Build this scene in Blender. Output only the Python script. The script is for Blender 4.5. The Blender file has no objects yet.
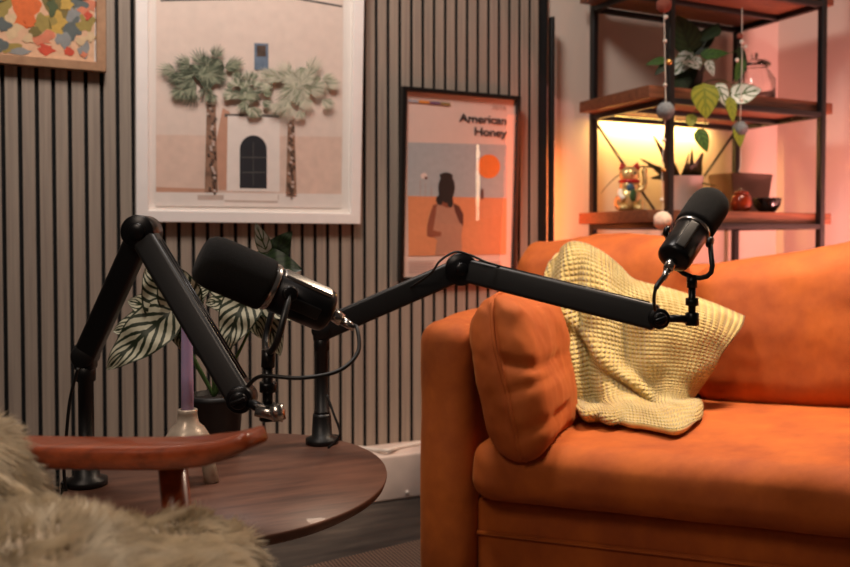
import bpy, math, random
from mathutils import Vector, Matrix, noise
random.seed(7)
SC = bpy.context.scene
COL = SC.collection
PI = math.pi
# ------------------------------------------------------------------ camera frame
FPX, CX, CY = 850.0, 425.0, 265.5
TH = math.atan(850 / 1775.0)
H = 0.768
PITCH = math.radians(1.5)
ZW = 2.724
C0 = Vector((0, 0, H))
Fh = Vector((math.sin(TH), math.cos(TH), 0)); Rr = Vector((math.cos(TH), -math.sin(TH), 0)); Up = Vector((0, 0, 1))
Fd = Fh * math.cos(PITCH) - Up * math.sin(PITCH)
Ud = Up * math.cos(PITCH) + Fh * math.sin(PITCH)
WY = ZW * math.cos(TH)            # plane of the slat faces

def ray(px, py):
    return Fd + Rr * ((px - CX) / FPX) - Ud * ((py - CY) / FPX)
def at(px, py, Z):                # point at forward distance Z
    d = ray(px, py); return C0 + d * (Z / d.dot(Fh))
def onz(px, py, z):
    d = ray(px, py); return C0 + d * ((z - H) / d.z)
def onplane(px, py, p, n):
    d = ray(px, py); return C0 + d * ((p - C0).dot(n) / d.dot(n))
def ony(px, py, y):
    d = ray(px, py); return C0 + d * (y / d.y)

# ------------------------------------------------------------------ materials
def lin(h):
    if isinstance(h, (tuple, list)): return tuple(h) + ((1,) if len(h) == 3 else ())
    h = h.lstrip('#'); o = []
    for i in (0, 2, 4):
        c = int(h[i:i+2], 16) / 255
        o.append(c / 12.92 if c <= .04045 else ((c + .055) / 1.055) ** 2.4)
    return tuple(o) + (1,)
_m = {}
class NT:
    def __init__(s, name):
        s.m = bpy.data.materials.new(name); s.m.use_nodes = True
        s.t = s.m.node_tree; s.b = s.t.nodes['Principled BSDF']
    def n(s, ty, **k):
        x = s.t.nodes.new(ty)
        for a, v in k.items():
            if a.startswith('i_'):
                key = a[2:]; key = int(key) if key.isdigit() else key.replace('_', ' ')
                x.inputs[key].default_value = v
            else: setattr(x, a, v)
        return x
    def l(s, a, b): s.t.links.new(a, b)
    def math(s, op, a, b=None):
        x = s.n('ShaderNodeMath', operation=op)
        for i, q in enumerate((a, b)):
            if q is None: continue
            if isinstance(q, (int, float)): x.inputs[i].default_value = q
            else: s.l(q, x.inputs[i])
        return x.outputs[0]
    def ramp(s, fac, stops):
        r = s.n('ShaderNodeValToRGB'); e = r.color_ramp.elements
        while len(e) < len(stops): e.new(.5)
        for q, (p, c) in zip(e, stops): q.position = p; q.color = lin(c)
        s.l(fac, r.inputs[0]); return r.outputs[0]
    def coord(s, scale=(1, 1, 1), kind='Object', rot=(0, 0, 0)):
        tc = s.n('ShaderNodeTexCoord'); mp = s.n('ShaderNodeMapping')
        mp.inputs['Scale'].default_value = scale; mp.inputs['Rotation'].default_value = rot
        s.l(tc.outputs[kind], mp.inputs[0]); return mp.outputs[0]
    def bump(s, h, strength=.3, dist=.002, prev=None):
        b = s.n('ShaderNodeBump'); b.inputs['Strength'].default_value = strength; b.inputs['Distance'].default_value = dist
        s.l(h, b.inputs['Height'])
        if prev is not None: s.l(prev, b.inputs['Normal'])
        s.l(b.outputs[0], s.b.inputs['Normal']); return b.outputs[0]
    def noise(s, vec, scale=5, detail=4, rough=.5):
        x = s.n('ShaderNodeTexNoise'); x.inputs['Scale'].default_value = scale; x.inputs['Detail'].default_value = detail
        x.inputs['Roughness'].default_value = rough; s.l(vec, x.inputs['Vector']); return x.outputs['Fac']

def flat(name, col, rough=.5, metal=0, var=.08, nscale=30, bump=0, bscale=200, emit=0, **kw):
    if name in _m: return _m[name]
    q = NT(name); b = q.b
    c = lin(col)
    v = q.coord()
    nz = q.noise(v, nscale, 3)
    dark = tuple(x * (1 - var) for x in c[:3]); lite = tuple(min(1, x * (1 + var)) for x in c[:3])
    q.l(q.ramp(nz, [(.3, dark), (.7, lite)]), b.inputs['Base Color'])
    b.inputs['Roughness'].default_value = rough; b.inputs['Metallic'].default_value = metal
    if bump: q.bump(q.noise(v, bscale, 3), bump, .001)
    if emit:
        b.inputs['Emission Color'].default_value = c; b.inputs['Emission Strength'].default_value = emit
    for k, val in kw.items(): b.inputs[k.replace('_', ' ')].default_value = val
    _m[name] = q.m; return q.m

def wood(name, dark, light, scale=(2, 30, 30), rough=.45, bump=.15, coat=0, streak=3.0):
    q = NT(name)
    v = q.coord(scale)
    n1 = q.noise(v, streak, 6, .6)
    mid = tuple((a + b) / 2 for a, b in zip(lin(dark)[:3], lin(light)[:3]))
    q.l(q.ramp(n1, [(.3, dark), (.5, mid), (.72, light)]), q.b.inputs['Base Color'])
    q.b.inputs['Roughness'].default_value = rough
    q.b.inputs['Coat Weight'].default_value = coat
    q.bump(n1, bump, .001); return q.m

def velvet(name, col, hi):
    q = NT(name); v = q.coord()
    big = q.noise(q.coord((1, 1.6, 1), rot=(0, 0, .5)), 6, 6, .65)
    q.l(q.ramp(big, [(.25, col), (.75, hi)]), q.b.inputs['Base Color'])
    q.b.inputs['Roughness'].default_value = .8
    q.b.inputs['Sheen Weight'].default_value = .2; q.b.inputs['Sheen Roughness'].default_value = .35
    q.b.inputs['Sheen Tint'].default_value = lin('#ffb060')
    w = q.noise(q.coord((1, 1, .6)), 9, 3, .5); fine = q.noise(v, 900, 2)
    b1 = q.bump(w, .35, .02); q.bump(fine, .25, .0006, b1); return q.m

M = {}
def mats():
    M['orange'] = velvet('orange_velvet', '#8f3c0a', '#c46418')
    M['orange_pillow'] = velvet('rust_velvet', '#aa4c14', '#c4641f')
    M['piping'] = flat('orange_piping', '#a5420f', .7)
    # slats
    q = NT('slat_veneer'); v = q.coord((60, 60, 1.6)); n1 = q.noise(v, 2.2, 6, .6)
    q.l(q.ramp(n1, [(.3, '#85766a'), (.7, '#a09080')]), q.b.inputs['Base Color']); q.b.inputs['Roughness'].default_value = .7
    q.bump(n1, .1, .001); M['slat'] = q.m
    M['felt'] = flat('black_felt', '#070606', .95, bump=.3)
    M['plaster'] = flat('painted_plaster', '#cfc0b2', .85, var=.02, nscale=4, bump=.12, bscale=120)
    M['ledge'] = flat('ledge_paint', '#cdbbb0', .55, var=.1, nscale=12, bump=.1)
    q = NT('dark_floorboards'); v = q.coord((3, 14, 1), rot=(0, 0, .45)); n1 = q.noise(v, 2, 7, .65)
    q.l(q.ramp(n1, [(.3, '#1f1b19'), (.55, '#3a332e'), (.75, '#544a42')]), q.b.inputs['Base Color'])
    q.b.inputs['Roughness'].default_value = .6; q.bump(n1, .3, .002); M['floor'] = q.m
    q = NT('woven_rug'); v = q.coord((1, 1, 1))
    w = q.n('ShaderNodeTexWave', wave_type='BANDS', bands_direction='X'); w.inputs['Scale'].default_value = 34; w.inputs['Distortion'].default_value = 1.0; w.inputs['Detail'].default_value = 1
    q.l(v, w.inputs[0]); q.l(q.ramp(w.outputs['Fac'], [(0, '#4a382e'), (1, '#866a58')]), q.b.inputs['Base Color'])
    q.b.inputs['Roughness'].default_value = .95; q.bump(w.outputs['Fac'], .7, .004); M['rug'] = q.m
    M['walnut'] = wood('walnut_top', '#472c22', '#6e4a3a', (3, 16, 16), .48, .08, .05, 2.5)
    M['chairwood'] = wood('reddish_teak', '#68290f', '#9a4520', (3, 40, 40), .32, .06, .3)
    M['shelfwood'] = wood('rack_wood', '#4c2a1a', '#845033', (3, 40, 40), .5, .2)
    M['oak'] = wood('oak_frame', '#9a7355', '#b98f6c', (10, 60, 10), .5, .05)
    M['steel'] = flat('black_steel', '#0c0b0b', .45, 0, bump=.05)
    M['plastic'] = flat('matte_black_plastic', '#111112', .42, 0, .1, 50, .1, 600)
    M['plastic2'] = flat('satin_black_metal', '#19191b', .3, .5, .1, 50)
    M['foam'] = flat('black_foam', '#090909', 1.0, 0, .4, 400, .9, 900)
    M['chrome'] = flat('brushed_nickel', '#c9c6c2', .25, 1)
    M['rubber'] = flat('rubber_cable', '#0b0b0b', .5)
    M['whiteframe'] = flat('white_frame', '#f6eee8', .4, var=.02)
    M['mat'] = flat('mat_board', '#efe5dc', .8, var=.02)
    M['blackframe'] = flat('black_frame', '#0d0b0b', .35)
    M['paper'] = flat('poster_paper', '#dfc2b4', .6, var=.02)
    M['candle'] = flat('purple_wax', '#bda8d2', .5, var=.05, Subsurface_Weight=.15)
    M['ceramic'] = flat('pale_glazed_ceramic', '#b3a391', .3, .25, .15, 60, .1, 100)
    M['pot'] = flat('black_pot', '#131314', .5, bump=.1)
    M['soil'] = flat('soil', '#1c1410', 1, bump=.8, bscale=90)
    M['whitepot'] = flat('white_pot', '#d8cfc6', .4, var=.03)
    M['clay'] = flat('taupe_planter', '#6f5c50', .65, var=.06)
    M['stem'] = flat('green_stem', '#3f5a26', .5)
    M['gold'] = flat('gold_glaze', '#dcbf80', .3, .5, .3, 60)
    M['red'] = flat('red_glaze', '#b4231a', .35)
    M['bluegl'] = flat('blue_glaze', '#3c6076', .35)
    M['greengl'] = flat('green_glaze', '#3b5b33', .35)
    M['whitegl'] = flat('white_glaze', '#efe6d2', .3)
    M['amber'] = flat('amber_glaze', '#7a2b12', .15, .1, .4, 50)
    M['blackbowl'] = flat('black_glaze', '#0b0a0a', .2)
    M['string'] = flat('white_string', '#cfc6ba', .8)
    M['felt_r'] = flat('terracotta_felt', '#7e4436', 1, bump=.6)
    M['felt_g'] = flat('grey_felt', '#6f7376', 1, var=.25, nscale=90, bump=.8)
    M['felt_p'] = flat('cream_felt', '#dcc3ae', 1, var=.1, nscale=90, bump=.6)
    M['bead'] = flat('gold_bead', '#c69a55', .25, .7)
    M['cable_w'] = flat('white_cable', '#d9cfc5', .45)
    M['skin'] = flat('hide', '#b5a48d', .9)
    q = NT('glass'); q.b.inputs['Base Color'].default_value = (1, 1, 1, 1); q.b.inputs['Roughness'].default_value = .02
    q.b.inputs['Transmission Weight'].default_value = 1; q.b.inputs['IOR'].default_value = 1.45; M['glass'] = q.m
    # picture glazing: clear sheet with a soft sheen
    q = NT('picture_glazing'); o = q.t.nodes['Material Output']
    tr = q.n('ShaderNodeBsdfTransparent'); gl = q.n('ShaderNodeBsdfGlossy'); gl.inputs['Roughness'].default_value = .02
    mx = q.n('ShaderNodeMixShader'); mx.inputs[0].default_value = .05
    q.l(tr.outputs[0], mx.inputs[1]); q.l(gl.outputs[0], mx.inputs[2]); q.l(mx.outputs[0], o.inputs['Surface']); M['glazing'] = q.m
    # waffle knit: yarn geometry gets a fine bump
    q = NT('mustard_knit'); v = q.coord(); n1 = q.noise(v, 25, 3)
    q.l(q.ramp(n1, [(.3, '#c8a75a'), (.7, '#e2cb80')]), q.b.inputs['Base Color']); q.b.inputs['Roughness'].default_value = .9
    q.b.inputs['Sheen Weight'].default_value = .3
    uv = q.n('ShaderNodeUVMap'); sp = q.n('ShaderNodeSeparateXYZ'); q.l(uv.outputs[0], sp.inputs[0])
    a = q.math('ABSOLUTE', q.math('SINE', q.math('MULTIPLY', sp.outputs[0], PI * 44)))
    b_ = q.math('ABSOLUTE', q.math('SINE', q.math('MULTIPLY', sp.outputs[1], PI * 50)))
    q.bump(q.math('MULTIPLY', a, b_), 1.0, .007); M['knit'] = q.m
    # leaves
    def leafmat(name, base, vein, k=7, thin=.3):
        q = NT(name); uv = q.n('ShaderNodeUVMap'); sp = q.n('ShaderNodeSeparateXYZ'); q.l(uv.outputs[0], sp.inputs[0])
        au = q.math('ABSOLUTE', q.math('SUBTRACT', sp.outputs[0], .5))
        w = q.math('FRACT', q.math('SUBTRACT', q.math('MULTIPLY', sp.outputs[1], k), q.math('MULTIPLY', au, k * .9)))
        d = q.math('ABSOLUTE', q.math('SUBTRACT', w, .5))
        pale = q.math('GREATER_THAN', q.math('ADD', d, q.math('MULTIPLY', q.math('SUBTRACT', q.noise(q.coord(), 120, 2), .5), .25)), thin)
        mid = q.math('GREATER_THAN', au, .05); edge = q.math('LESS_THAN', au, .46)
        f = q.math('SUBTRACT', 1, q.math('MULTIPLY', q.math('MULTIPLY', q.math('SUBTRACT', 1, pale), mid), edge))
        q.l(q.ramp(f, [(.2, base), (.8, vein)]), q.b.inputs['Base Color']); q.b.inputs['Roughness'].default_value = .45; return q.m
    M['alocasia'] = leafmat('silver_veined_leaf', '#c6c2a8', '#222e18', 6, .3)
    M['darkleaf'] = leafmat('dark_green_leaf', '#26381a', '#1a2812', 5)
    M['greenleaf'] = leafmat('green_leaf', '#4a6b2a', '#2c4a1c', 4)
    M['whiteleaf'] = leafmat('cream_mottled_leaf', '#c3c6bd', '#3f5828', 3, .38)
    M['limeleaf'] = leafmat('olive_leaf', '#85862a', '#66701f', 4)
    M['spiky'] = leafmat('striped_blade', '#4a4a26', '#23280f', 9)
    # fur
    q = NT('sheepskin_fur'); h = q.n('ShaderNodeVertexColor', layer_name='tint'); q.l(h.outputs[0], q.b.inputs['Base Color'])
    q.b.inputs['Roughness'].default_value = .7; q.b.inputs['Sheen Weight'].default_value = .3; M['fur'] = q.m
    for nm, c, s in (('led_yellow', '#ffd27a', 6), ('led_orange', '#ff7a35', 8), ('tube', '#ffd9b0', 25)):
        M[nm] = flat(nm, c, .5, emit=s)
mats()

# ------------------------------------------------------------------ mesh builder
class MB:
    def __init__(s): s.v = []; s.f = []; s.mi = []; s.sm = []; s.uv = {}; s.mats = []
    def mat(s, m):
        if m not in s.mats: s.mats.append(m)
        return s.mats.index(m)
    def add(s, vs, fs, m=None, smooth=True, mtx=None, uvs=None):
        k = len(s.v); i = s.mat(m) if m else 0
        for j, p in enumerate(vs):
            p = Vector(p); s.v.append(mtx @ p if mtx else p)
            if uvs: s.uv[k + j] = uvs[j]
        for f in fs: s.f.append([k + q for q in f]); s.mi.append(i); s.sm.append(smooth)
        return s
    def build(s, name, m=None, parent=None, origin=None, kind=None):
        me = bpy.data.meshes.new(name)
        if origin is None and parent is None and s.v:
            n = len(s.v); origin = Vector((sum(p.x for p in s.v) / n, sum(p.y for p in s.v) / n, min(p.z for p in s.v)))
        if parent is not None: origin = Vector(parent.get('_o', (0, 0, 0)))
        me.from_pydata([p - origin for p in s.v], [], s.f)
        mm = s.mats if s.mats else [m]
        for q in mm: me.materials.append(q)
        me.polygons.foreach_set('material_index', s.mi); me.polygons.foreach_set('use_smooth', s.sm)
        if s.uv:
            l = me.uv_layers.new(name='UVMap')
            for lo in me.loops: l.data[lo.index].uv = s.uv.get(lo.vertex_index, (0, 0))
        me.update()
        o = bpy.data.objects.new(name, me); COL.objects.link(o)
        o['_o'] = tuple(origin)
        if parent is not None: o.parent = parent
        else: o.location = origin
        if kind: o['kind'] = kind
        return o
    # shapes
    def rbox(s, c, size, r=.004, seg=2, m=None, mtx=None, X=None, Y=None, Z=None, fn=None, sub=(1, 1, 1)):
        hx = [q / 2 for q in size]; r = min(r, min(hx) * .999)
        ax = []
        for a in range(3):
            h = hx[a]; lo = [-(h - r) - r * math.tan(PI / 4 * (1 - k / seg)) for k in range(seg)]
            n = sub[a]; mid = [-(h - r) + 2 * (h - r) * k / n for k in range(n + 1)]
            ax.append(lo + mid + [-q for q in reversed(lo)])
        basis = Matrix.Identity(4)
        if X is not None:
            X = Vector(X).normalized(); Z = Vector(Z) if Z is not None else X.cross(Vector(Y))
            Z = (Z - X * Z.dot(X)).normalized(); Yv = Z.cross(X)
            basis = Matrix((X, Yv, Z)).transposed().to_4x4()
        T = Matrix.Translation(c) @ basis
        if mtx: T = mtx @ T
        idx = {}; vs = []; fs = []
        def V(i, j, k):
            key = (i, j, k)
            if key not in idx:
                p = [ax[0][i], ax[1][j], ax[2][k]]
                q = [max(-(hx[a] - r), min(hx[a] - r, p[a])) for a in range(3)]
                d = Vector([p[a] - q[a] for a in range(3)])
                if d.length > 1e-9: d = d.normalized() * r
                w = Vector(q) + d
                if fn: w = Vector(fn(w))
                idx[key] = len(vs); vs.append(w)
            return idx[key]
        n = [len(a) - 1 for a in ax]
        for i in range(n[0]):
            for j in range(n[1]):
                fs.append((V(i, j, 0), V(i, j+1, 0), V(i+1, j+1, 0), V(i+1, j, 0)))
                fs.append((V(i, j, n[2]), V(i+1, j, n[2]), V(i+1, j+1, n[2]), V(i, j+1, n[2])))
        for i in range(n[0]):
            for k in range(n[2]):
                fs.append((V(i, 0, k), V(i+1, 0, k), V(i+1, 0, k+1), V(i, 0, k+1)))
                fs.append((V(i, n[1], k), V(i, n[1], k+1), V(i+1, n[1], k+1), V(i+1, n[1], k)))
        for j in range(n[1]):
            for k in range(n[2]):
                fs.append((V(0, j, k), V(0, j, k+1), V(0, j+1, k+1), V(0, j+1, k)))
                fs.append((V(n[0], j, k), V(n[0], j+1, k), V(n[0], j+1, k+1), V(n[0], j, k+1)))
        return s.add(vs, fs, m, True if r > 1e-5 and seg > 1 else False, T)
    def box(s, lo, hi, m=None):
        x0, y0, z0 = lo; x1, y1, z1 = hi
        vs = [(x0,y0,z0),(x1,y0,z0),(x1,y1,z0),(x0,y1,z0),(x0,y0,z1),(x1,y0,z1),(x1,y1,z1),(x0,y1,z1)]
        return s.add(vs, [(0,3,2,1),(4,5,6,7),(0,1,5,4),(1,2,6,5),(2,3,7,6),(3,0,4,7)], m, False)
    def tube(s, pts, r, n=12, m=None, caps=True, smooth=True):
        pts = [Vector(p) for p in pts]; rs = r if isinstance(r, (list, tuple)) else [r] * len(pts)
        vs = []; fs = []; prev = None
        for i, p in enumerate(pts):
            t = (pts[min(i+1, len(pts)-1)] - pts[max(i-1, 0)]).normalized()
            if prev is None:
                a = Vector((0, 0, 1)) if abs(t.z) < .9 else Vector((1, 0, 0))
                u = t.cross(a).normalized()
            else: u = (prev - t * prev.dot(t)).normalized()
            prev = u; w = t.cross(u)
            for k in range(n):
                a = 2 * PI * k / n; vs.append(p + (u * math.cos(a) + w * math.sin(a)) * rs[i])
        for i in range(len(pts) - 1):
            for k in range(n):
                k2 = (k + 1) % n; fs.append((i*n+k, i*n+k2, (i+1)*n+k2, (i+1)*n+k))
        if caps: fs.append(tuple(reversed(range(n)))); fs.append(tuple(range((len(pts)-1)*n, len(pts)*n)))
        return s.add(vs, fs, m, smooth)
    def lathe(s, base, axis, prof, n=32, m=None, closed=True):
        axis = Vector(axis).normalized(); a = Vector((0, 0, 1)) if abs(axis.z) < .9 else Vector((1, 0, 0))
        u = axis.cross(a).normalized(); w = axis.cross(u); vs = []; fs = []
        for r, h in prof:
            for k in range(n):
                t = 2 * PI * k / n; vs.append(Vector(base) + axis * h + (u * math.cos(t) + w * math.sin(t)) * max(r, 1e-5))
        for i in range(len(prof) - 1):
            for k in range(n):
                k2 = (k + 1) % n; fs.append((i*n+k, i*n+k2, (i+1)*n+k2, (i+1)*n+k))
        if closed: fs.append(tuple(reversed(range(n)))); fs.append(tuple(range((len(prof)-1)*n, len(prof)*n)))
        return s.add(vs, fs, m)
    def ball(s, c, r, m=None, n=16, mtx=None, lump=0):
        rr = r if isinstance(r, (tuple, list)) else (r, r, r); vs = []; fs = []
        for i in range(n + 1):
            for k in range(2 * n):
                a = PI * i / n; b = PI * k / n
                d = Vector((math.sin(a) * math.cos(b), math.sin(a) * math.sin(b), math.cos(a)))
                q = 1 + (lump * noise.noise(d * 3) if lump else 0)
                p = Vector((d.x * rr[0] * q, d.y * rr[1] * q, d.z * rr[2] * q))
                vs.append((mtx @ p if mtx else p) + Vector(c))
        for i in range(n):
            for k in range(2 * n):
                k2 = (k + 1) % (2 * n); fs.append((i*2*n+k, (i+1)*2*n+k, (i+1)*2*n+k2, i*2*n+k2))
        return s.add(vs, fs, m)
    def poly(s, pts, m=None): return s.add(pts, [tuple(range(len(pts)))], m, False)

def P(o, name, m, mb): return mb.build(name, m, o)
def empty(name, loc, label=None, cat=None, group=None):
    o = bpy.data.objects.new(name, None); COL.objects.link(o); o.location = loc; o['_o'] = tuple(loc)
    o.empty_display_size = .05
    return tag(o, label, cat, group)
def tag(o, label=None, cat=None, group=None, kind=None):
    if label: o['label'] = label
    if cat: o['category'] = cat
    if group: o['group'] = group
    if kind: o['kind'] = kind
    return o
def smooth_path(pts, n=8):
    pts = [Vector(p) for p in pts]; q = [pts[0]] + pts + [pts[-1]]; out = []
    for i in range(1, len(q) - 2):
        for k in range(n):
            t = k / n; a, b, c, d = q[i-1], q[i], q[i+1], q[i+2]
            out.append(.5 * ((2*b) + (c-a)*t + (2*a-5*b+4*c-d)*t*t + (-a+3*b-3*c+d)*t**3))
    out.append(pts[-1]); return out

# ------------------------------------------------------------------ room
WB = WY + .03                                  # painted wall behind the slat panelling
corner = ony(776, 243, WB); XR = corner.x
xs_end = ony(548.2, 200, WY).x; XL = -1.6; TOP = 2.5
zs_bot = ony(400, 441, WY).z
b = MB().box((XL - .6, WB, 0), (XR + .1, WB + .1, TOP)); o = b.build('wall_back', M['plaster'], kind='structure')
tag(o, 'painted plaster wall behind the slat panelling and the open shelf unit', 'wall')
b = MB().box((XR, -1.6, 0), (XR + .1, WB, TOP)); o = b.build('wall_right', M['plaster'], kind='structure')
tag(o, 'pink-lit plain wall at the right behind the sofa', 'wall')
b = MB().box((XL - .6, -1.6, -.1), (XR + .1, WB + .1, 0)); o = b.build('floor', M['floor'], kind='structure')
tag(o, 'dark grey floor between the low ledge and the ribbed rug', 'floor')
# slat panelling (one surface: felt with slats)
b = MB(); pitch = .04
b.box((XL, WY + .012, .001), (xs_end + .002, WB - .0005, TOP), M['felt'])
x0 = ony(3.9, 200, WY).x
k = math.ceil((XL - x0) / pitch)
while x0 + (k + 1) * pitch <= xs_end + .002:
    a = x0 + k * pitch + .0052; e = a + pitch - .0104
    b.box((a, WY + .0012, .001), (e, WY + .012, TOP), M['felt'])
    b.box((a, WY, .001), (e, WY + .0011, TOP), M['slat']); k += 1
o = b.build('trim_1', kind='structure'); tag(o, 'grey-brown vertical timber slat panelling over black felt', 'wall panelling')
# ledge below slats
zl = zs_bot - .002; yl = WY - .15
zlf = ony(400, 453, yl).z
xl0 = ony(235, 470, WY).x
b = MB().rbox(((xl0 + xs_end) / 2, (yl + WY) / 2 - .001, zl / 2 + .0005), (xs_end - xl0, WY - yl - .002, zl - .001), .008, 2)
o = b.build('trim_2', M['ledge'], kind='structure'); tag(o, 'low pinkish white boxed ledge running along the foot of the slat wall', 'ledge')

# ------------------------------------------------------------------ pictures
def art_plane(px, py, tilt, off):
    """plane of a picture whose bottom edge touches the slats at pixel (px,py) and whose top leans forward"""
    p = ony(px, py, WY - off); n = Vector((0, -math.cos(tilt), -math.sin(tilt)))
    return p, n
class Art:
    def __init__(s, px, py, tilt, off): s.p, s.n = art_plane(px, py, tilt, off); s.k = 0; s.mb = MB()
    def pt(s, x, y, lift=0): return onplane(x, y, s.p, s.n) + s.n * lift
    def uvw(s, q): # local coordinates
        r = Vector((1, 0, 0)); u = r.cross(-s.n) * -1 if False else Vector((0, -math.sin(0), 1))
        return q
    def poly(s, pts, m):
        s.k += 1; L = .00012 * s.k + .003
        s.mb.poly([s.pt(x, y, L) for x, y in pts], m)
    def blob(s, x, y, rx, ry, m, n=14, lump=.25, seed=0):
        s.poly([(x + rx * (1 + lump * noise.noise(Vector((math.cos(a)*1.3 + seed * 7.1, math.sin(a)*1.3, seed)))) * math.cos(a),
                 y - ry * (1 + lump * noise.noise(Vector((math.cos(a)*1.3, seed * 3.3, math.sin(a)*1.3)))) * math.sin(a)) for a in [2*PI*i/n for i in range(n)]][::-1], m)
def frame_rect(art, x0, x1, z0, z1, w, depth, m, root, name='frame'):
    """mitred moulding around local rectangle (x along wall, s up the tilted plane)"""
    n = art.n; ex = Vector((1, 0, 0)); ez = n.cross(ex) * -1
    if ez.z < 0: ez = -ez
    o0 = art.p
    b = MB()
    def q(x, z, d): return o0 + ex * (x - o0.x) + ez * z + n * d
    O = [(x0, z0), (x1, z0), (x1, z1), (x0, z1)]; I = [(x0+w, z0+w), (x1-w, z0+w), (x1-w, z1-w), (x0+w, z1-w)]
    c = .0015
    O2 = [(x0+c, z0+c), (x1-c, z0+c), (x1-c, z1-c), (x0+c, z1-c)]; I2 = [(x0+w-c, z0+w-c), (x1-w+c, z0+w-c), (x1-w+c, z1-w+c), (x0+w-c, z1-w+c)]
    rings = [(O, -.004), (O, depth - c), (O2, depth), (I2, depth), (I, depth - c), (I, -.004)]
    vs = [q(x, z, d) for R_, d in rings for x, z in R_]; fs = []
    for i in range(len(rings)):
        j = (i + 1) % len(rings)
        for k in range(4): fs.append((i*4+k, i*4+(k+1) % 4, j*4+(k+1) % 4, j*4+k))
    b.add(vs, fs, m, False); P(root, name, m, b)
    return q
def loc_of(art, pt):
    ex = Vector((1, 0, 0)); ez = art.n.cross(ex)
    if ez.z < 0: ez = -ez
    d = pt - art.p; return pt.x, d.dot(ez)

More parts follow.
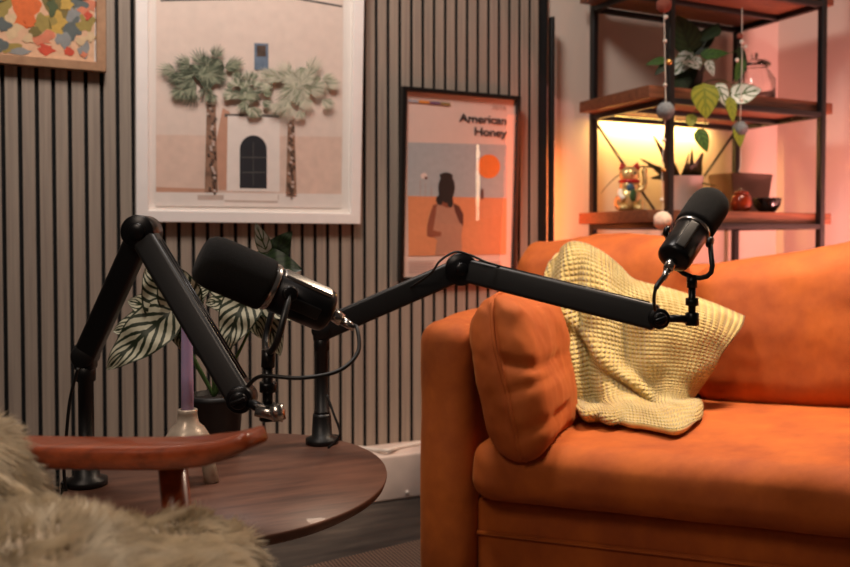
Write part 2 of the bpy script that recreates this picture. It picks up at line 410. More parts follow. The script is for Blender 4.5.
def palm_picture():
    A = Art(245, 223, math.radians(3), .006)
    BL = loc_of(A, A.pt(135, 221)); BR = loc_of(A, A.pt(357.5, 224.3)); TL = A.pt(133, 0)
    x0, x1 = BL[0], BR[0]; z0 = (BL[1] + BR[1]) / 2; z1 = z0 + (x1 - x0) * 1.34
    root = empty('framed_picture', A.p, 'large white-framed picture of two palm trees and an arched black door', 'picture')
    q = frame_rect(A, x0, x1, z0, z1, .032, .026, M['whiteframe'], root)
    b = MB(); b.poly([q(x0+.03, z0+.03, .006), q(x1-.03, z0+.03, .006), q(x1-.03, z1-.03, .006), q(x0+.03, z1-.03, .006)])
    b.poly([q(x0+.003, z1-.003, -.003), q(x1-.003, z1-.003, -.003), q(x1-.003, z0+.003, -.003), q(x0+.003, z0+.003, -.003)])
    P(root, 'mat_board', M['mat'], b)
    ms = {k: flat('print_' + k, c, .6, var=v, nscale=40) for k, c, v in (('peach', '#ead5c7', .04), ('low', '#e6c8b6', .06), ('pale', '#ede2d9', .03), ('wall', '#f2e5db', .03), ('door', '#22242a', .1),
          ('win', '#6f7f93', .2), ('trunk', '#94705a', .4), ('trunkd', '#5a463a', .3), ('l1', '#68715a', .3), ('l2', '#959a80', .3), ('l3', '#c3c0aa', .2), ('step', '#c9b3a6', .05), ('shadow', '#cc9a80', .05), ('line', '#5b5652', .1), ('l0', '#454d3a', .2))}
    A.k = 35
    B = 207; T = -75
    A.poly([(156, T), (155.5, B-1), (340, B+1), (343, T)], ms['pale'])
    A.poly([(156, -60), (155.5, 150), (341, 150), (343, -60)], ms['peach'])
    A.poly([(155.6, 110), (155.5, 192), (340.5, 194), (341.5, 112)], ms['low'])
    A.poly([(155.6, 108), (155.6, 135), (341, 137), (341.4, 110)], ms['peach'])
    A.poly([(160, 0), (290, -3), (341.5, 6), (341.5, 8), (290, -1), (160, 2)], ms['line'])
    A.poly([(155.5, 187), (155.5, 192), (215, 193), (215, 189)], ms['shadow'])
    A.poly([(222, 108), (214, 150), (218, 190), (230, 190), (229, 112)], ms['shadow'])
    A.poly([(224, 114), (224, 117), (278, 119), (278, 115)], ms['line'])
    A.poly([(227, 116), (226, 191), (279, 192), (279, 118)], ms['wall'])
    A.poly([(155.5, 192), (155.5, 206), (340, 208), (340, 194)], ms['pale'])
    A.poly([(197, 195), (197, 200), (278, 200), (278, 195)], ms['step'])
    A.poly([(223, 195), (223, 206), (277, 207), (277, 195)], ms['wall'])
    A.poly([(224, 200), (224, 202), (277, 203), (277, 201)], ms['step'])
    arch = [(239 + 13.5 * (1 - math.cos(PI * i / 12)), 150 - 14.5 * math.sin(PI * i / 12)) for i in range(13)]
    A.poly(([(239, 188)] + arch + [(266, 188.5)]), ms['door'])
    for xx in (252.5,):
        A.poly([(xx - .3, 142), (xx - .3, 186), (xx + .3, 186), (xx + .3, 142)], ms['line'])
    for yy in (157, 172): A.poly([(241, yy), (241, yy + 1), (265, yy + 1), (265, yy)], ms['line'])
    A.poly([(253.5, 43.6), (253.5, 70), (267.5, 71), (267.5, 44)], ms['win'])
    A.poly([(256, 46), (256, 57), (265, 57), (265, 46)], ms['trunkd'])
    rnd = random.Random(3)
    for (x0_, x1_, y0_, y1_) in ((204, 217, 105, 192), (284.5, 295, 120, 194)):
        A.poly([(x0_ + 2, y0_), (x0_, y1_), (x1_, y1_), (x1_ - 2, y0_)], ms['trunk'])
        for i in range(34):
            yy = y0_ + (y1_ - y0_) * i / 34; xx = rnd.uniform(x0_ + 1, x1_ - 4)
            A.poly([(xx, yy), (xx + 1.2, yy + 3), (xx + 3.4, yy + 2.4), (xx + 2.6, yy)], ms['trunkd' if rnd.random() < .6 else 'step'])
    for (cx, cy, R_, ks) in ((205, 74, 54, ('l0', 'l1', 'l2')), (246, 96, 34, ('l1', 'l2', 'l3')), (298, 84, 55, ('l2', 'l3', 'l3'))):
        A.blob(cx, cy, R_ * .3, R_ * .24, ms[ks[0]], 20, .8, cx); A.k -= .9
        for fr in range(42):
            a = rnd.uniform(0, 2 * PI); r0 = rnd.uniform(-.2, .62) * R_; r = rnd.uniform(.26, .42) * R_
            bx, by = cx + r0 * math.cos(a), cy + .8 * r0 * math.sin(a)
            for j in range(9):           # fan of leaflets
                aa = a + (j - 4) * .2; L = r * (1 - .04 * (j - 4) ** 2 * .6)
                tx, ty = bx + L * math.cos(aa), by + .85 * L * math.sin(aa); nx, ny = -math.sin(aa) * .75, math.cos(aa) * .75
                mx_, my_ = bx + .55 * (tx - bx), by + .55 * (ty - by)
                A.poly([(bx, by), (mx_ + nx, my_ + ny), (tx, ty), (mx_ - nx, my_ - ny)], ms[rnd.choice(ks)])
                A.k -= .96
    P(root, 'print', None, A.mb)
    b = MB(); b.poly([q(x0+.03, z0+.03, .0195), q(x1-.03, z0+.03, .0195), q(x1-.03, z1-.03, .0195), q(x0+.03, z1-.03, .0195)]); P(root, 'glazing', M['glazing'], b)
palm_picture()

def text(body, size, mat, parent, origin, ex, ez, n, align='RIGHT', offset=0.0, lift=.0, name='lettering'):
    cu = bpy.data.curves.new('t', 'FONT'); cu.body = body; cu.size = size; cu.align_x = align; cu.offset = offset; cu.space_line = .8; cu.space_character = .95
    to = bpy.data.objects.new('t', cu); COL.objects.link(to)
    dg = bpy.context.evaluated_depsgraph_get(); me = to.evaluated_get(dg).to_mesh()
    vs = [origin + ex * v.co.x * 1.3 + ez * v.co.y + n * lift for v in me.vertices]; fs = [tuple(p.vertices) for p in me.polygons]
    b = MB(); b.add(vs, fs, mat, False); bpy.data.objects.remove(to); return P(parent, name, mat, b)

def poster():
    A = Art(440, 281, math.radians(2.5), .006)
    BL = loc_of(A, A.pt(400.5, 281)); TR = loc_of(A, A.pt(518, 95)); TL = loc_of(A, A.pt(397.5, 88.5))
    x0, x1 = (BL[0] + TL[0]) / 2, TR[0]; z0 = BL[1]; z1 = (TL[1] + TR[1]) / 2
    root = empty('framed_poster', A.p, 'black-framed film poster with an orange sun and the title American Honey', 'poster')
    q = frame_rect(A, x0, x1, z0, z1, .013, .022, M['blackframe'], root)
    b = MB(); b.poly([q(x0+.01, z0+.01, .006), q(x1-.01, z0+.01, .006), q(x1-.01, z1-.01, .006), q(x0+.01, z1-.01, .006)])
    b.poly([q(x0+.003, z1-.003, -.003), q(x1-.003, z1-.003, -.003), q(x1-.003, z0+.003, -.003), q(x0+.003, z0+.003, -.003)])
    P(root, 'paper', M['paper'], b)
    ms = {k: flat('poster_' + k, c, .6, var=.05, nscale=60) for k, c in (('sky', '#a9abab'), ('land', '#d98a5c'), ('sun', '#e57a2c'), ('hair', '#1d1412'), ('skin', '#8a4a33'), ('vest', '#b07f66'), ('grey', '#a6a3a8'), ('or', '#d9822b'), ('pur', '#6c4a6a'), ('olive', '#8d7440'), ('txt', '#1b1a22'), ('faint', '#b08d80'), ('pale', '#e6cfc3'), ('arm', '#5a2a1e'))}
    A.k = 35
    A.poly([(407, 142.5), (406.8, 200), (505.5, 199), (505.8, 145)], ms['sky'])
    A.poly([(406.8, 196), (407.5, 256), (505, 254), (505.5, 198)], ms['land'])
    A.poly([(487.5 + 11.5 * math.cos(a), 166.5 - 12 * math.sin(a)) for a in [2*PI*i/28 for i in range(28)]], ms['sun'])
    # small distant posts and flag
    for (x, y0_, y1_) in ((419, 180, 197), (424, 183, 197), (430, 186, 197)): A.poly([(x, y0_), (x, y1_), (x + .6, y1_), (x + .6, y0_)], ms['faint'])
    A.blob(423, 176, 3.5, 3.2, ms['pale'], 8); A.blob(425, 178, 1.6, 1.4, ms['arm'], 8)
    A.blob(481, 194, 1.6, 6, ms['arm'], 8)
    # the figure seen from behind
    A.poly([(434, 255), (436, 240), (432, 236), (427, 236), (426, 228), (428, 216), (432, 206), (438, 202), (452, 203), (459, 208), (462, 222), (460, 236), (461, 255)], ms['vest'])
    A.poly([(430, 237), (426, 236), (426, 226), (429, 214), (432, 205), (436, 204), (434, 218), (432, 230), (440, 232), (440, 236)], ms['skin'])
    A.poly([(452, 203), (458, 206), (462, 214), (462, 226), (458, 222), (454, 212)], ms['arm'])
    A.poly([(438, 204), (440, 196), (450, 196), (452, 204), (446, 208)], ms['skin'])
    A.blob(445.5, 189, 8.5, 14, ms['hair'], 18, .2, 3); A.blob(445, 176.5, 6.5, 4.2, ms['hair'], 12, .2, 5); A.blob(438.5, 200, 3.4, 5, ms['hair'], 10, .2, 6)
    A.blob(449, 202, 3, 6, ms['hair'], 10, .2, 8)
    xs = [407, 417.5, 428.5, 439, 449]
    for i, c in enumerate(('grey', 'or', 'pur', 'olive')):
        y = 101 + .09 * (xs[i] - 407)
        A.poly([(xs[i], y - 1.4), (xs[i], y + 1.2), (xs[i+1], y + 2), (xs[i+1], y - .6)], ms[c])
    for i in range(5):
        y = 261 + 2.6 * i; A.poly([(407.4, y), (407.4, y + 1), (434 - 3 * (i % 2), y + .8), (434 - 3 * (i % 2), y - .2)], ms['faint'])
    for i in range(4):
        y = 262 + 2.6 * i; A.poly([(470, y), (470, y + .9), (500, y + .4), (500, y - .5)], ms['faint'])
    P(root, 'artwork', None, A.mb)
    n = A.n; ex = Vector((1, 0, 0)); ez = n.cross(ex); ez = ez if ez.z > 0 else -ez
    cap = (A.pt(500, 116) - A.pt(500, 124.2)).length / .73
    text('American', cap, ms['txt'], root, A.pt(505.5, 124.9), ex, ez, n, offset=.0007, lift=.009, name='title_lettering')
    text('Honey', cap, ms['txt'], root, A.pt(505.3, 137.2), ex, ez, n, offset=.0007, lift=.009, name='title_lettering')
    text('2016', cap * .62, ms['faint'], root, A.pt(505, 110.5), ex, ez, n, lift=.009, name='year_lettering')
    b = MB(); b.poly([q(x0+.01, z0+.01, .016), q(x1-.01, z0+.01, .016), q(x1-.01, z1-.01, .016), q(x0+.01, z1-.01, .016)]); P(root, 'glazing', M['glazing'], b)
    return A
PA = poster()

def abstract():
    A = Art(60, 71, math.radians(3), .006)
    BR = loc_of(A, A.pt(105.5, 73)); z0 = BR[1]; x1 = BR[0]; x0 = x1 - .52; z1 = z0 + .66
    root = empty('framed_picture', A.p, 'oak-framed colourful abstract print with orange and olive shapes', 'picture')
    q = frame_rect(A, x0, x1, z0, z1, .024, .024, M['oak'], root)
    b = MB(); w = .022
    b.poly([q(x0+w, z0+w, .006), q(x1-w, z0+w, .006), q(x1-w, z1-w, .006), q(x0+w, z1-w, .006)])
    b.poly([q(x0+.003, z1-.003, -.003), q(x1-.003, z1-.003, -.003), q(x1-.003, z0+.003, -.003), q(x0+.003, z0+.003, -.003)])
    P(root, 'mat_board', M['mat'], b)
    cs = {'peach': '#e3b48f', 'cream': '#d9b98f', 'orange': '#dd6a2c', 'olive': '#7d6c35', 'olive2': '#a08a45', 'grey': '#8f8f8c', 'slate': '#5f6663', 'red': '#cf4e33', 'coral': '#d9805e', 'green': '#4f5a34', 'yell': '#c9a24a'}
    ms = {k: flat('abstract_' + k, c, .6, var=.1, nscale=60) for k, c in cs.items()}
    A.k = 32
    A.poly([(-60, -60), (-60, 52), (94, 62), (95.5, -60)], ms['peach'])
    for i, (x, y, rx, ry, c) in enumerate([(3, 6, 6, 15, 'olive2'), (12, 28, 10, 9, 'cream'), (28, 12, 11, 13, 'orange'), (20, 4, 7, 8, 'orange'), (60, 10, 11, 20, 'olive'), (56, 24, 10, 9, 'yell'), (44, 25, 9, 8, 'olive2'), (75, 18, 5, 12, 'grey'), (73, 30, 6, 8, 'slate'),
            (85, 24, 6, 7, 'olive2'), (88, 8, 7, 8, 'coral'), (80, 3, 8, 5, 'slate'), (62, 40, 6, 6, 'grey'), (42, 39, 9, 7, 'coral'), (46, 49, 7, 4, 'red'), (69, 52, 4, 4, 'red'), (84, 50, 4, 7, 'grey'), (10, 48, 10, 4, 'olive2'), (3, 46, 5, 5, 'slate'), (20, 52, 8, 2.5, 'grey'), (2, 26, 6, 6, 'slate'), (35, 32, 5, 4, 'olive'), (52, 6, 4, 8, 'green'), (90, 37, 4, 4, 'cream'), (28, 40, 5, 4, 'cream'), (67, 4, 5, 6, 'yell'), (80, 42, 4, 4, 'cream'), (84, 55, 3, 2, 'coral'), (30, 21, 5, 5, 'orange'), (88, 16, 3, 3, 'red')]):
        A.blob(x, y, rx * 1.25, ry * 1.2, ms[c], 26, .95, i + 1)
        A.k -= .5
    for i in range(26):
        rr = random.Random(i); x = rr.uniform(-55, 92); y = rr.uniform(-55, -2 if x > -1 else 50); A.blob(x, y, rr.uniform(4, 11), rr.uniform(4, 11), ms[rr.choice(list(ms))], 16, .5, i + 40); A.k -= .5
    P(root, 'print', None, A.mb)
    b = MB(); b.poly([q(x0+w, z0+w, .019), q(x1-w, z0+w, .019), q(x1-w, z1-w, .019), q(x0+w, z1-w, .019)]); P(root, 'glazing', M['glazing'], b)
abstract()

# ------------------------------------------------------------------ shelf unit
bl = ony(593, 243, WB - .045); Xbl, Ybk = bl.x, bl.y
brp = ony(735, 243, WB - .045); Xbr = brp.x
D = .385; Yfr = Ybk - D
def zat(py, px, Y): return ony(px, py, Y).z
ZT = [zat(12, 593, Ybk), zat(120, 593, Ybk), zat(229.5, 593, Ybk)]; ZT.append(ZT[2] - .38)
rack = empty('shelf_unit', ((Xbl + Xbr) / 2, (Ybk + Yfr) / 2, 0), 'open black steel and brown wood shelf unit standing in the corner', 'shelf')
pw = .022
for (x, y) in ((Xbl, Ybk), (Xbr, Ybk), (Xbl, Yfr), (Xbr, Yfr)):
    P(rack, 'post', M['steel'], MB().rbox((x, y, 1.0), (pw, pw, 2.0), .002, 2))
SHT = []
for z in ZT + [ZT[3] - .3]:
    z0 = z
    b = MB()
    for y in (Ybk, Yfr): b.rbox(((Xbl + Xbr) / 2, y, z0 + .009), (Xbr - Xbl - pw, .02, .018), .002, 2)
    for x in (Xbl, Xbr): b.rbox((x, (Ybk + Yfr) / 2, z0 + .009), (.02, D - pw, .018), .002, 2)
    b.rbox(((Xbl + Xbr) / 2, (Ybk + Yfr) / 2, z0 + .009), (Xbr - Xbl - .02, .02, .016), .002, 2)
    P(rack, 'shelf_frame', M['steel'], b)
    b = MB(); n = 1
    yA = Ybk - pw / 2 - .001; yB = Yfr + pw / 2 + .001
    b.rbox(((Xbl + Xbr) / 2, (yA + yB) / 2, z0 + .018 + .019), (Xbr - Xbl + .14, abs(yA - yB), .038), .002, 2)
    P(rack, 'shelf_board', M['shelfwood'], b); SHT.append(z0 + .018 + .038)
for zt, zb in ((ZT[1] - .004, ZT[3] + .02),):
    for (a, c) in (((Xbl + .01, zt), (Xbr - .01, zb)), ((Xbr - .01, zt), (Xbl + .01, zb))):
        b = MB(); dy = .006 if a[0] < c[0] else -.006
        zc = zb
        b.tube([(a[0], Ybk + .0 + dy, a[1]), (c[0], Ybk + dy, zb)], .005, 10); P(rack, 'cross_brace', M['steel'], b)
S_TOP, S_MID, S_LOW = SHT[0], SHT[1], SHT[2]
def onshelf(px, Y, z): # point on a shelf, x from the pixel column, distance Y
    p = ony(px, 200, Y); return Vector((p.x, Y, z))

# led strip under the middle shelf
led = P(rack, 'light_strip', M['steel'], MB().rbox(((Xbl + Xbr) / 2 - .03, Ybk + .019, ZT[1] + .03), (.5, .014, .012), .002, 2))
P(led, 'diffuser', M['led_yellow'], MB().rbox(((Xbl + Xbr) / 2 - .03, Ybk + .019, ZT[1] + .0215), (.48, .009, .005), .001, 2))

# leaf
def leaf(b, base, tip, width, normal, m, shape='heart', bend=.15, cup=.12, nu=6, nv=12, wav=.0):
    base = Vector(base); tip = Vector(tip); ax = tip - base; L = ax.length; ax = ax.normalized()
    nn = Vector(normal); nn = (nn - ax * nn.dot(ax)).normalized(); sd = nn.cross(ax)
    vs = []; uvs = []; fs = []
    for j in range(nv + 1):
        t = j / nv
        if shape == 'heart': w = (math.sin(PI * min(1, t ** .62)) ** .8) * (1 - .15 * t)
        elif shape == 'blade': w = (1 - t) ** .6 * (.6 + .4 * math.sin(PI * min(1, t * 1.6)))
        else: w = math.sin(PI * t ** .8) ** .9
        for i in range(nu + 1):
            u = i / nu * 2 - 1; lobe = -.16 * L * (abs(u) ** 1.5) * (1 - t) ** 2 if shape == 'heart' else 0
            p = base + ax * (t * L + lobe) + sd * (u * w * width / 2) + nn * (-bend * L * (t ** 2) + cup * abs(u) * w * width * .5 + wav * math.sin(t * 18 + u) * width * .1)
            vs.append(p); uvs.append((.5 + .5 * u, t))
    for j in range(nv):
        for i in range(nu): k = j * (nu + 1) + i; fs.append((k, k + 1, k + nu + 2, k + nu + 1))
    b.add(vs, fs, m, True, None, uvs)
    return b

# trailing plant on the middle shelf
Yp = Yfr + .13
pc = onshelf(687, Yp, S_MID)
pl = empty('trailing_plant', pc, 'trailing plant with cream-splashed leaves in a dark pot on the middle shelf', 'plant')
Zp = (pc - C0).dot(Fh)
P(pl, 'pot', M['pot'], MB().lathe(pc, Up, [(.036, .001), (.04, .005), (.05, .085), (.053, .09), (.053, .1), (.047, .1), (.045, .088), (.001, .086)], 36))
P(pl, 'soil', M['soil'], MB().lathe(pc + Vector((0, 0, .08)), Up, [(.044, 0), (.044, .009), (.001, .012)], 24))
toc = -Fh
cpt = pc + Vector((0, 0, .1))
lv = [ # base px, tip px, width px, material, dz toward viewer
 ((690, 48), (678, 14), 34, 'darkleaf', 0), ((694, 50), (720, 22), 20, 'darkleaf', -.01), ((690, 55), (672, 75), 20, 'whiteleaf', .05), ((695, 58), (700, 70), 12, 'whiteleaf', .06), ((704, 55), (729, 52), 13, 'greenleaf', .03),
 ((708, 62), (714, 76), 11, 'whiteleaf', .06), ((680, 75), (676, 98), 24, 'darkleaf', .04), ((688, 60), (684, 96), 22, 'darkleaf', .03), ((664, 60), (646, 64), 9, 'greenleaf', .04), ((664, 66), (655, 75), 8, 'darkleaf', .04),
 ((704, 88), (707, 118), 30, 'limeleaf', .19), ((718, 86), (727, 106), 18, 'whiteleaf', .16), ((734, 96), (762, 88), 24, 'whiteleaf', .15), ((730, 100), (734, 122), 12, 'limeleaf', .19), ((742, 62), (736, 82), 11, 'greenleaf', .05), ((740, 50), (747, 72), 9, 'darkleaf', .04),
 ((692, 116), (690, 128), 12, 'limeleaf', .17), ((699, 132), (708, 152), 16, 'greenleaf', .17), ((738, 128), (741, 147), 13, 'limeleaf', .17), ((718, 30), (700, 40), 12, 'darkleaf', .02), ((698, 66), (678, 60), 9, 'whiteleaf', .07)]
for (bp, tp, w, mk, dz) in lv:
    Z = Zp - dz - .02; a = at(bp[0], bp[1], Z); t = at(tp[0], tp[1], Z - .01)
    g = P(pl, 'leaf', M[mk], leaf(MB(), a, t, w * Z / FPX, toc + Vector((0, 0, .35)), M[mk], 'heart', .08))
b = MB()
stems = [[(686, 92), (690, 70), (690, 48)], [(688, 92), (696, 75), (706, 58)], [(690, 93), (700, 84), (703, 92)], [(688, 92), (712, 80), (732, 86), (738, 120), (736, 132)], [(686, 92), (676, 70), (664, 62)], [(692, 93), (698, 105), (693, 114)], [(704, 114), (705, 124), (701, 134)], [(688, 90), (715, 60), (740, 50)], [(702, 92), (716, 84)]]
for st in stems: b.tube(smooth_path([at(x, y, Zp - .03 - .01 * i) for i, (x, y) in enumerate(st)], 5), .0016, 6)
P(pl, 'stems', M['stem'], b)

# glass jar
jc = onshelf(753, Yfr + .16, S_MID); zj = (jc - C0).dot(Fh); R_ = 20 * zj / FPX
jar = empty('glass_jar', jc, 'clear round glass jar behind the trailing plant on the middle shelf', 'jar')
P(jar, 'body', M['glass'], MB().lathe(jc, Up, [(.02, .002), (R_ * .9, .004), (R_, .02), (R_, .085), (R_ * .75, .115), (R_ * .62, .125), (R_ * .62, .135), (R_ * .58, .135), (R_ * .58, .125), (R_ * .71, .113), (R_ * .95, .083), (R_ * .95, .022), (.02, .008)], 40))
P(jar, 'lid', M['glass'], MB().lathe(jc + Vector((0, 0, .136)), Up, [(.001, 0), (R_ * .75, 0), (R_ * .78, .006), (R_ * .6, .016), (.012, .022), (.01, .03), (.014, .038), (.01, .046), (.001, .048)], 32))

# lucky cat
cc = onshelf(629, Ybk - .2, S_LOW); zc = (cc - C0).dot(Fh); s = 48 * zc / FPX / .16
cat = empty('cat_figurine', cc, 'small gold beckoning cat figurine with red ears on the lower shelf', 'figurine')
Rv = Rr; Fv = -Fh
def L(x, y, z): return cc + (Rv * x + Fv * y + Up * z) * s
b = MB()
cb = [(L(0, 0, .045), (.042, .036, .045)), (L(0, 0, .085), (.033, .03, .03))]
for c, r in cb: b.ball(c, tuple(q * s for q in r), M['gold'], 16)
for sx in (-1, 1):
    b.ball(L(sx * .026, .022, .012), (.017 * s, .019 * s, .012 * s), M['gold'], 12); b.ball(L(sx * .03, 0, .03), (.018 * s, .022 * s, .028 * s), M['gold'], 12)
P(cat, 'body', None, b)
P(cat, 'head', M['gold'], MB().ball(L(0, .004, .122), (.035 * s, .029 * s, .029 * s), None, 18))
for sx in (-1, 1):
    b = MB(); b.lathe(L(sx * .021, .002, .14), (Up + Rv * sx * .25), [(.013 * s, 0), (.010 * s, .01 * s), (.001, .024 * s)], 14); P(cat, 'ear', M['red'], b)
    P(cat, 'eye', M['blackbowl'], MB().ball(L(sx * .012, .031, .126), (.004 * s, .002 * s, .0055 * s), None, 8))
P(cat, 'nose', M['red'], MB().ball(L(0, .034, .118), .003 * s, None, 8))
P(cat, 'collar', M['red'], MB().lathe(L(0, 0, .094), Up, [(.031 * s, 0), (.035 * s, .003 * s), (.035 * s, .008 * s), (.03 * s, .011 * s)], 28))
P(cat, 'bib', M['bluegl'], MB().ball(L(0, .026, .078), (.017 * s, .008 * s, .016 * s), None, 12))
P(cat, 'coin', M['greengl'], MB().ball(L(.006, .034, .052), (.014 * s, .006 * s, .02 * s), None, 12))
b = MB(); b.tube(smooth_path([L(.03, .006, .07), L(.046, .01, .08), L(.05, .012, .1), L(.047, .014, .125)], 5), [.009 * s] * 16, 10); b.ball(L(.046, .015, .132), (.011 * s, .01 * s, .012 * s), None, 10)
P(cat, 'raised_paw', M['gold'], b)
b = MB(); b.tube(smooth_path([L(-.03, .01, .07), L(-.036, .026, .055), L(-.026, .034, .04)], 5), .009 * s, 10); P(cat, 'lowered_paw', M['whitegl'], b)

# white pot with spiky plant
wc = onshelf(682, Ybk - .17, S_LOW); zw = (wc - C0).dot(Fh)
wp = empty('potted_spiky_plant', wc, 'white pot holding a dark plant of long pointed leaves on the lower shelf', 'plant')
R_ = 21 * zw / FPX; hp = 36 * zw / FPX
P(wp, 'pot', M['whitepot'], MB().lathe(wc, Up, [(R_ * .68, .001), (R_ * .72, .004), (R_ * .98, hp - .004), (R_, hp), (R_ * .92, hp), (R_ * .9, hp - .01), (.001, hp - .012)], 40))
P(wp, 'soil', M['soil'], MB().lathe(wc + Vector((0, 0, hp - .014)), Up, [(R_ * .88, 0), (R_ * .88, .006), (.001, .01)], 24))
for (bx, by, tx, ty, w) in ((676, 178, 654, 134, 8), (674, 180, 641, 158, 7), (672, 176, 652, 178, 9), (690, 182, 693, 148, 7), (692, 178, 704, 152, 10), (688, 184, 688, 162, 8), (682, 184, 690, 152, 5), (683, 178, 681, 208, 9)):
    g = P(wp, 'leaf', M['spiky'], leaf(MB(), at(bx, by, zw - .02), at(tx, ty, zw - .05), 1.6 * w * zw / FPX, toc, M['spiky'], 'blade', .1, .3, 4, 10))
for pts in ([(676, 180), (655, 168), (633, 168), (615, 178), (601, 193)], [(700, 182), (706, 184), (716, 186)]):
    pp = smooth_path([at(x, y, zw - .03) for x, y in pts], 6); P(wp, 'leaf', M['spiky'], MB().tube(pp, [.0035 * (1 - i / len(pp)) + .0008 for i in range(len(pp))], 6))

# taupe planter behind + amber pot + bowl
tc = onshelf(740, Ybk - .12, S_LOW); zt_ = (tc - C0).dot(Fh); q_ = zt_ / FPX
tp = MB().rbox(tc + Vector((0, 0, .5 * 40 * q_ + .001)), (50 * q_, 30 * q_, 40 * q_), .006, 3, X=(1, 0, 0), Y=(0, 1, 0), fn=lambda w: (w.x * (1 + .22 * w.z / (40 * q_)), w.y * (1 + .2 * w.z / (40 * q_)), w.z))
o = tp.build('planter_box', M['clay']); tag(o, 'plain taupe square planter at the back of the lower shelf', 'planter')
ac = onshelf(741, Yfr + .07, S_LOW); q_ = (ac - C0).dot(Fh) / FPX
am = empty('amber_jar', ac, 'small reddish amber glazed jar beside the black bowl on the lower shelf', 'jar')
P(am, 'body', M['amber'], MB().lathe(ac, Up, [(6 * q_, .001), (9 * q_, 2 * q_), (10.5 * q_, 9 * q_), (9 * q_, 16 * q_), (7 * q_, 18 * q_), (6 * q_, 18 * q_), (.001, 16 * q_)], 28))
P(am, 'lid', M['amber'], MB().lathe(ac + Up * 18.2 * q_, Up, [(7.6 * q_, 0), (7.4 * q_, 1.5 * q_), (3 * q_, 3.6 * q_), (.001, 4 * q_)], 24))
P(am, 'knob', M['chrome'], MB().ball(ac + Up * 22 * q_, 1.9 * q_, None, 10))
bc = onshelf(767, Yfr + .08, S_LOW)
o = MB().lathe(bc, Up, [(6 * q_, .001), (8 * q_, 1 * q_), (12.5 * q_, 7 * q_), (14 * q_, 14 * q_), (14 * q_, 15 * q_), (13 * q_, 15 * q_), (11 * q_, 8 * q_), (.001, 3 * q_)], 36).build('bowl', M['blackbowl']); tag(o, 'small shiny black bowl on the lower shelf near its right end', 'bowl')

# garlands
def garland(pts, Z, balls, beads, label):
    g = empty('ball_garland', at(*pts[0], Z), label, 'garland', )
    P(g, 'string', M['string'], MB().tube(smooth_path([at(x, y, Z) for x, y in pts], 5), .0013, 6))
    for x, y, r, m in balls: P(g, 'felt_ball', M[m], MB().ball(at(x, y, Z), r * Z / FPX, None, 16, lump=.12))
    for x, y, r, m in beads: P(g, 'bead', M[m], MB().ball(at(x, y, Z), r * Z / FPX, None, 8))
fl = Vector((Xbl, Yfr, 1)); Zf = (fl - C0).dot(Fh)
garland([(664, -30), (664, 6), (665, 60), (665.5, 111), (662, 170), (662.5, 220), (659, 250), (657, 285)], Zf - .04, [(664, 5, 7.5, 'felt_r'), (665.5, 111, 8.8, 'felt_g'), (662.5, 220.5, 9, 'felt_p')],
        [(666, 17, 2, 'string'), (665, 41, 2, 'string'), (669, 62, 3.2, 'bead'), (664, 140, 2, 'string'), (663.5, 170, 2.6, 'bead'), (662, 200, 2, 'string'), (658, 246, 2.4, 'string'), (665, 85, 2, 'string')], 'string of felt balls hanging from the front left post of the shelf unit')
garland([(742, 8), (742, 60), (741, 100), (740, 130), (741, 160), (739, 172)], Zf + .02, [(740, 129, 7.5, 'felt_g'), (740, 36, 3, 'felt_r')], [(742, 42, 2.2, 'string'), (746, 47, 2, 'string'), (737, 60, 2, 'string'), (741, 100, 2, 'string')], 'short string with one grey felt ball hanging by the glass jar')

# ------------------------------------------------------------------ upright corner lamp at the end of the slats
lx = ony(551.2, 150, WY - .03)
ztop = ony(551, 17, WY - .03).z
lamp = empty('floor_lamp', (lx.x, lx.y, 0), 'slim black upright lamp pole glowing orange at the end of the slat wall', 'lamp')
P(lamp, 'pole', M['steel'], MB().rbox((lx.x, lx.y, (ztop + .02) / 2), (.013, .022, ztop - .02), .002, 2))
P(lamp, 'base', M['steel'], MB().rbox((lx.x, lx.y - .02, .143), (.12, .12, .014), .003, 2))
P(lamp, 'light_strip', M['led_orange'], MB().rbox((lx.x + .008, lx.y + .004, .62), (.004, .01, .9), .001, 2))

# ------------------------------------------------------------------ sofa
a_s = math.atan(850 / 2425.0)
U = (Rr * math.cos(a_s) - Fh * math.sin(a_s)).normalized(); V = (Rr * math.sin(a_s) + Fh * math.cos(a_s)).normalized()
SO = at(420.5, 243, 1.72); SO = Vector((SO.x, SO.y, 0))
def S(u, v, z): return SO + U * u + V * v + Up * z
AH = .610; AW = .100; SL = 1.72; SD = .93
sofa = empty('sofa', S(SL / 2, SD / 2, 0), 'long orange velvet sofa set diagonally in front of the shelf unit', 'sofa')
def wr(amp, sc, seed=0):
    def f(p): return amp * noise.fractal(p * sc + Vector((seed, seed * 2.1, 0)), .8, 2.1, 3)
    return f
def sblock(name, u0, u1, v0, v1, z0, z1, r, sub=(12, 10, 10), crown=None, m='orange', wrk=.0, seed=0, fn=None, parent=None):
    b = MB(); c = S((u0 + u1) / 2, (v0 + v1) / 2, (z0 + z1) / 2); sz = (u1 - u0, v1 - v0, z1 - z0)
    wf = wr(wrk, 7, seed)
    def g(w):
        w = Vector(w)
        if crown:
            k = 1.0
            for ax_ in range(3): pass
            nx, ny, nz = (2 * w.x / sz[0], 2 * w.y / sz[1], 2 * w.z / sz[2])
            d = Vector((crown[0] * nx * (1 - ny * ny) * (1 - nz * nz) , crown[1] * ny * (1 - nx ** 4) * (1 - nz * nz), crown[2] * nz * (1 - nx ** 4) * (1 - ny * ny)))
            w = w + d
        if wrk:
            q = wf(w); w = w + w.normalized() * q
        if fn: w = fn(w, sz)
        return w
    b.rbox(c, sz, r, 4, None, None, X=U, Z=Up, sub=sub, fn=g)
    return P(parent or sofa, name, M[m], b)
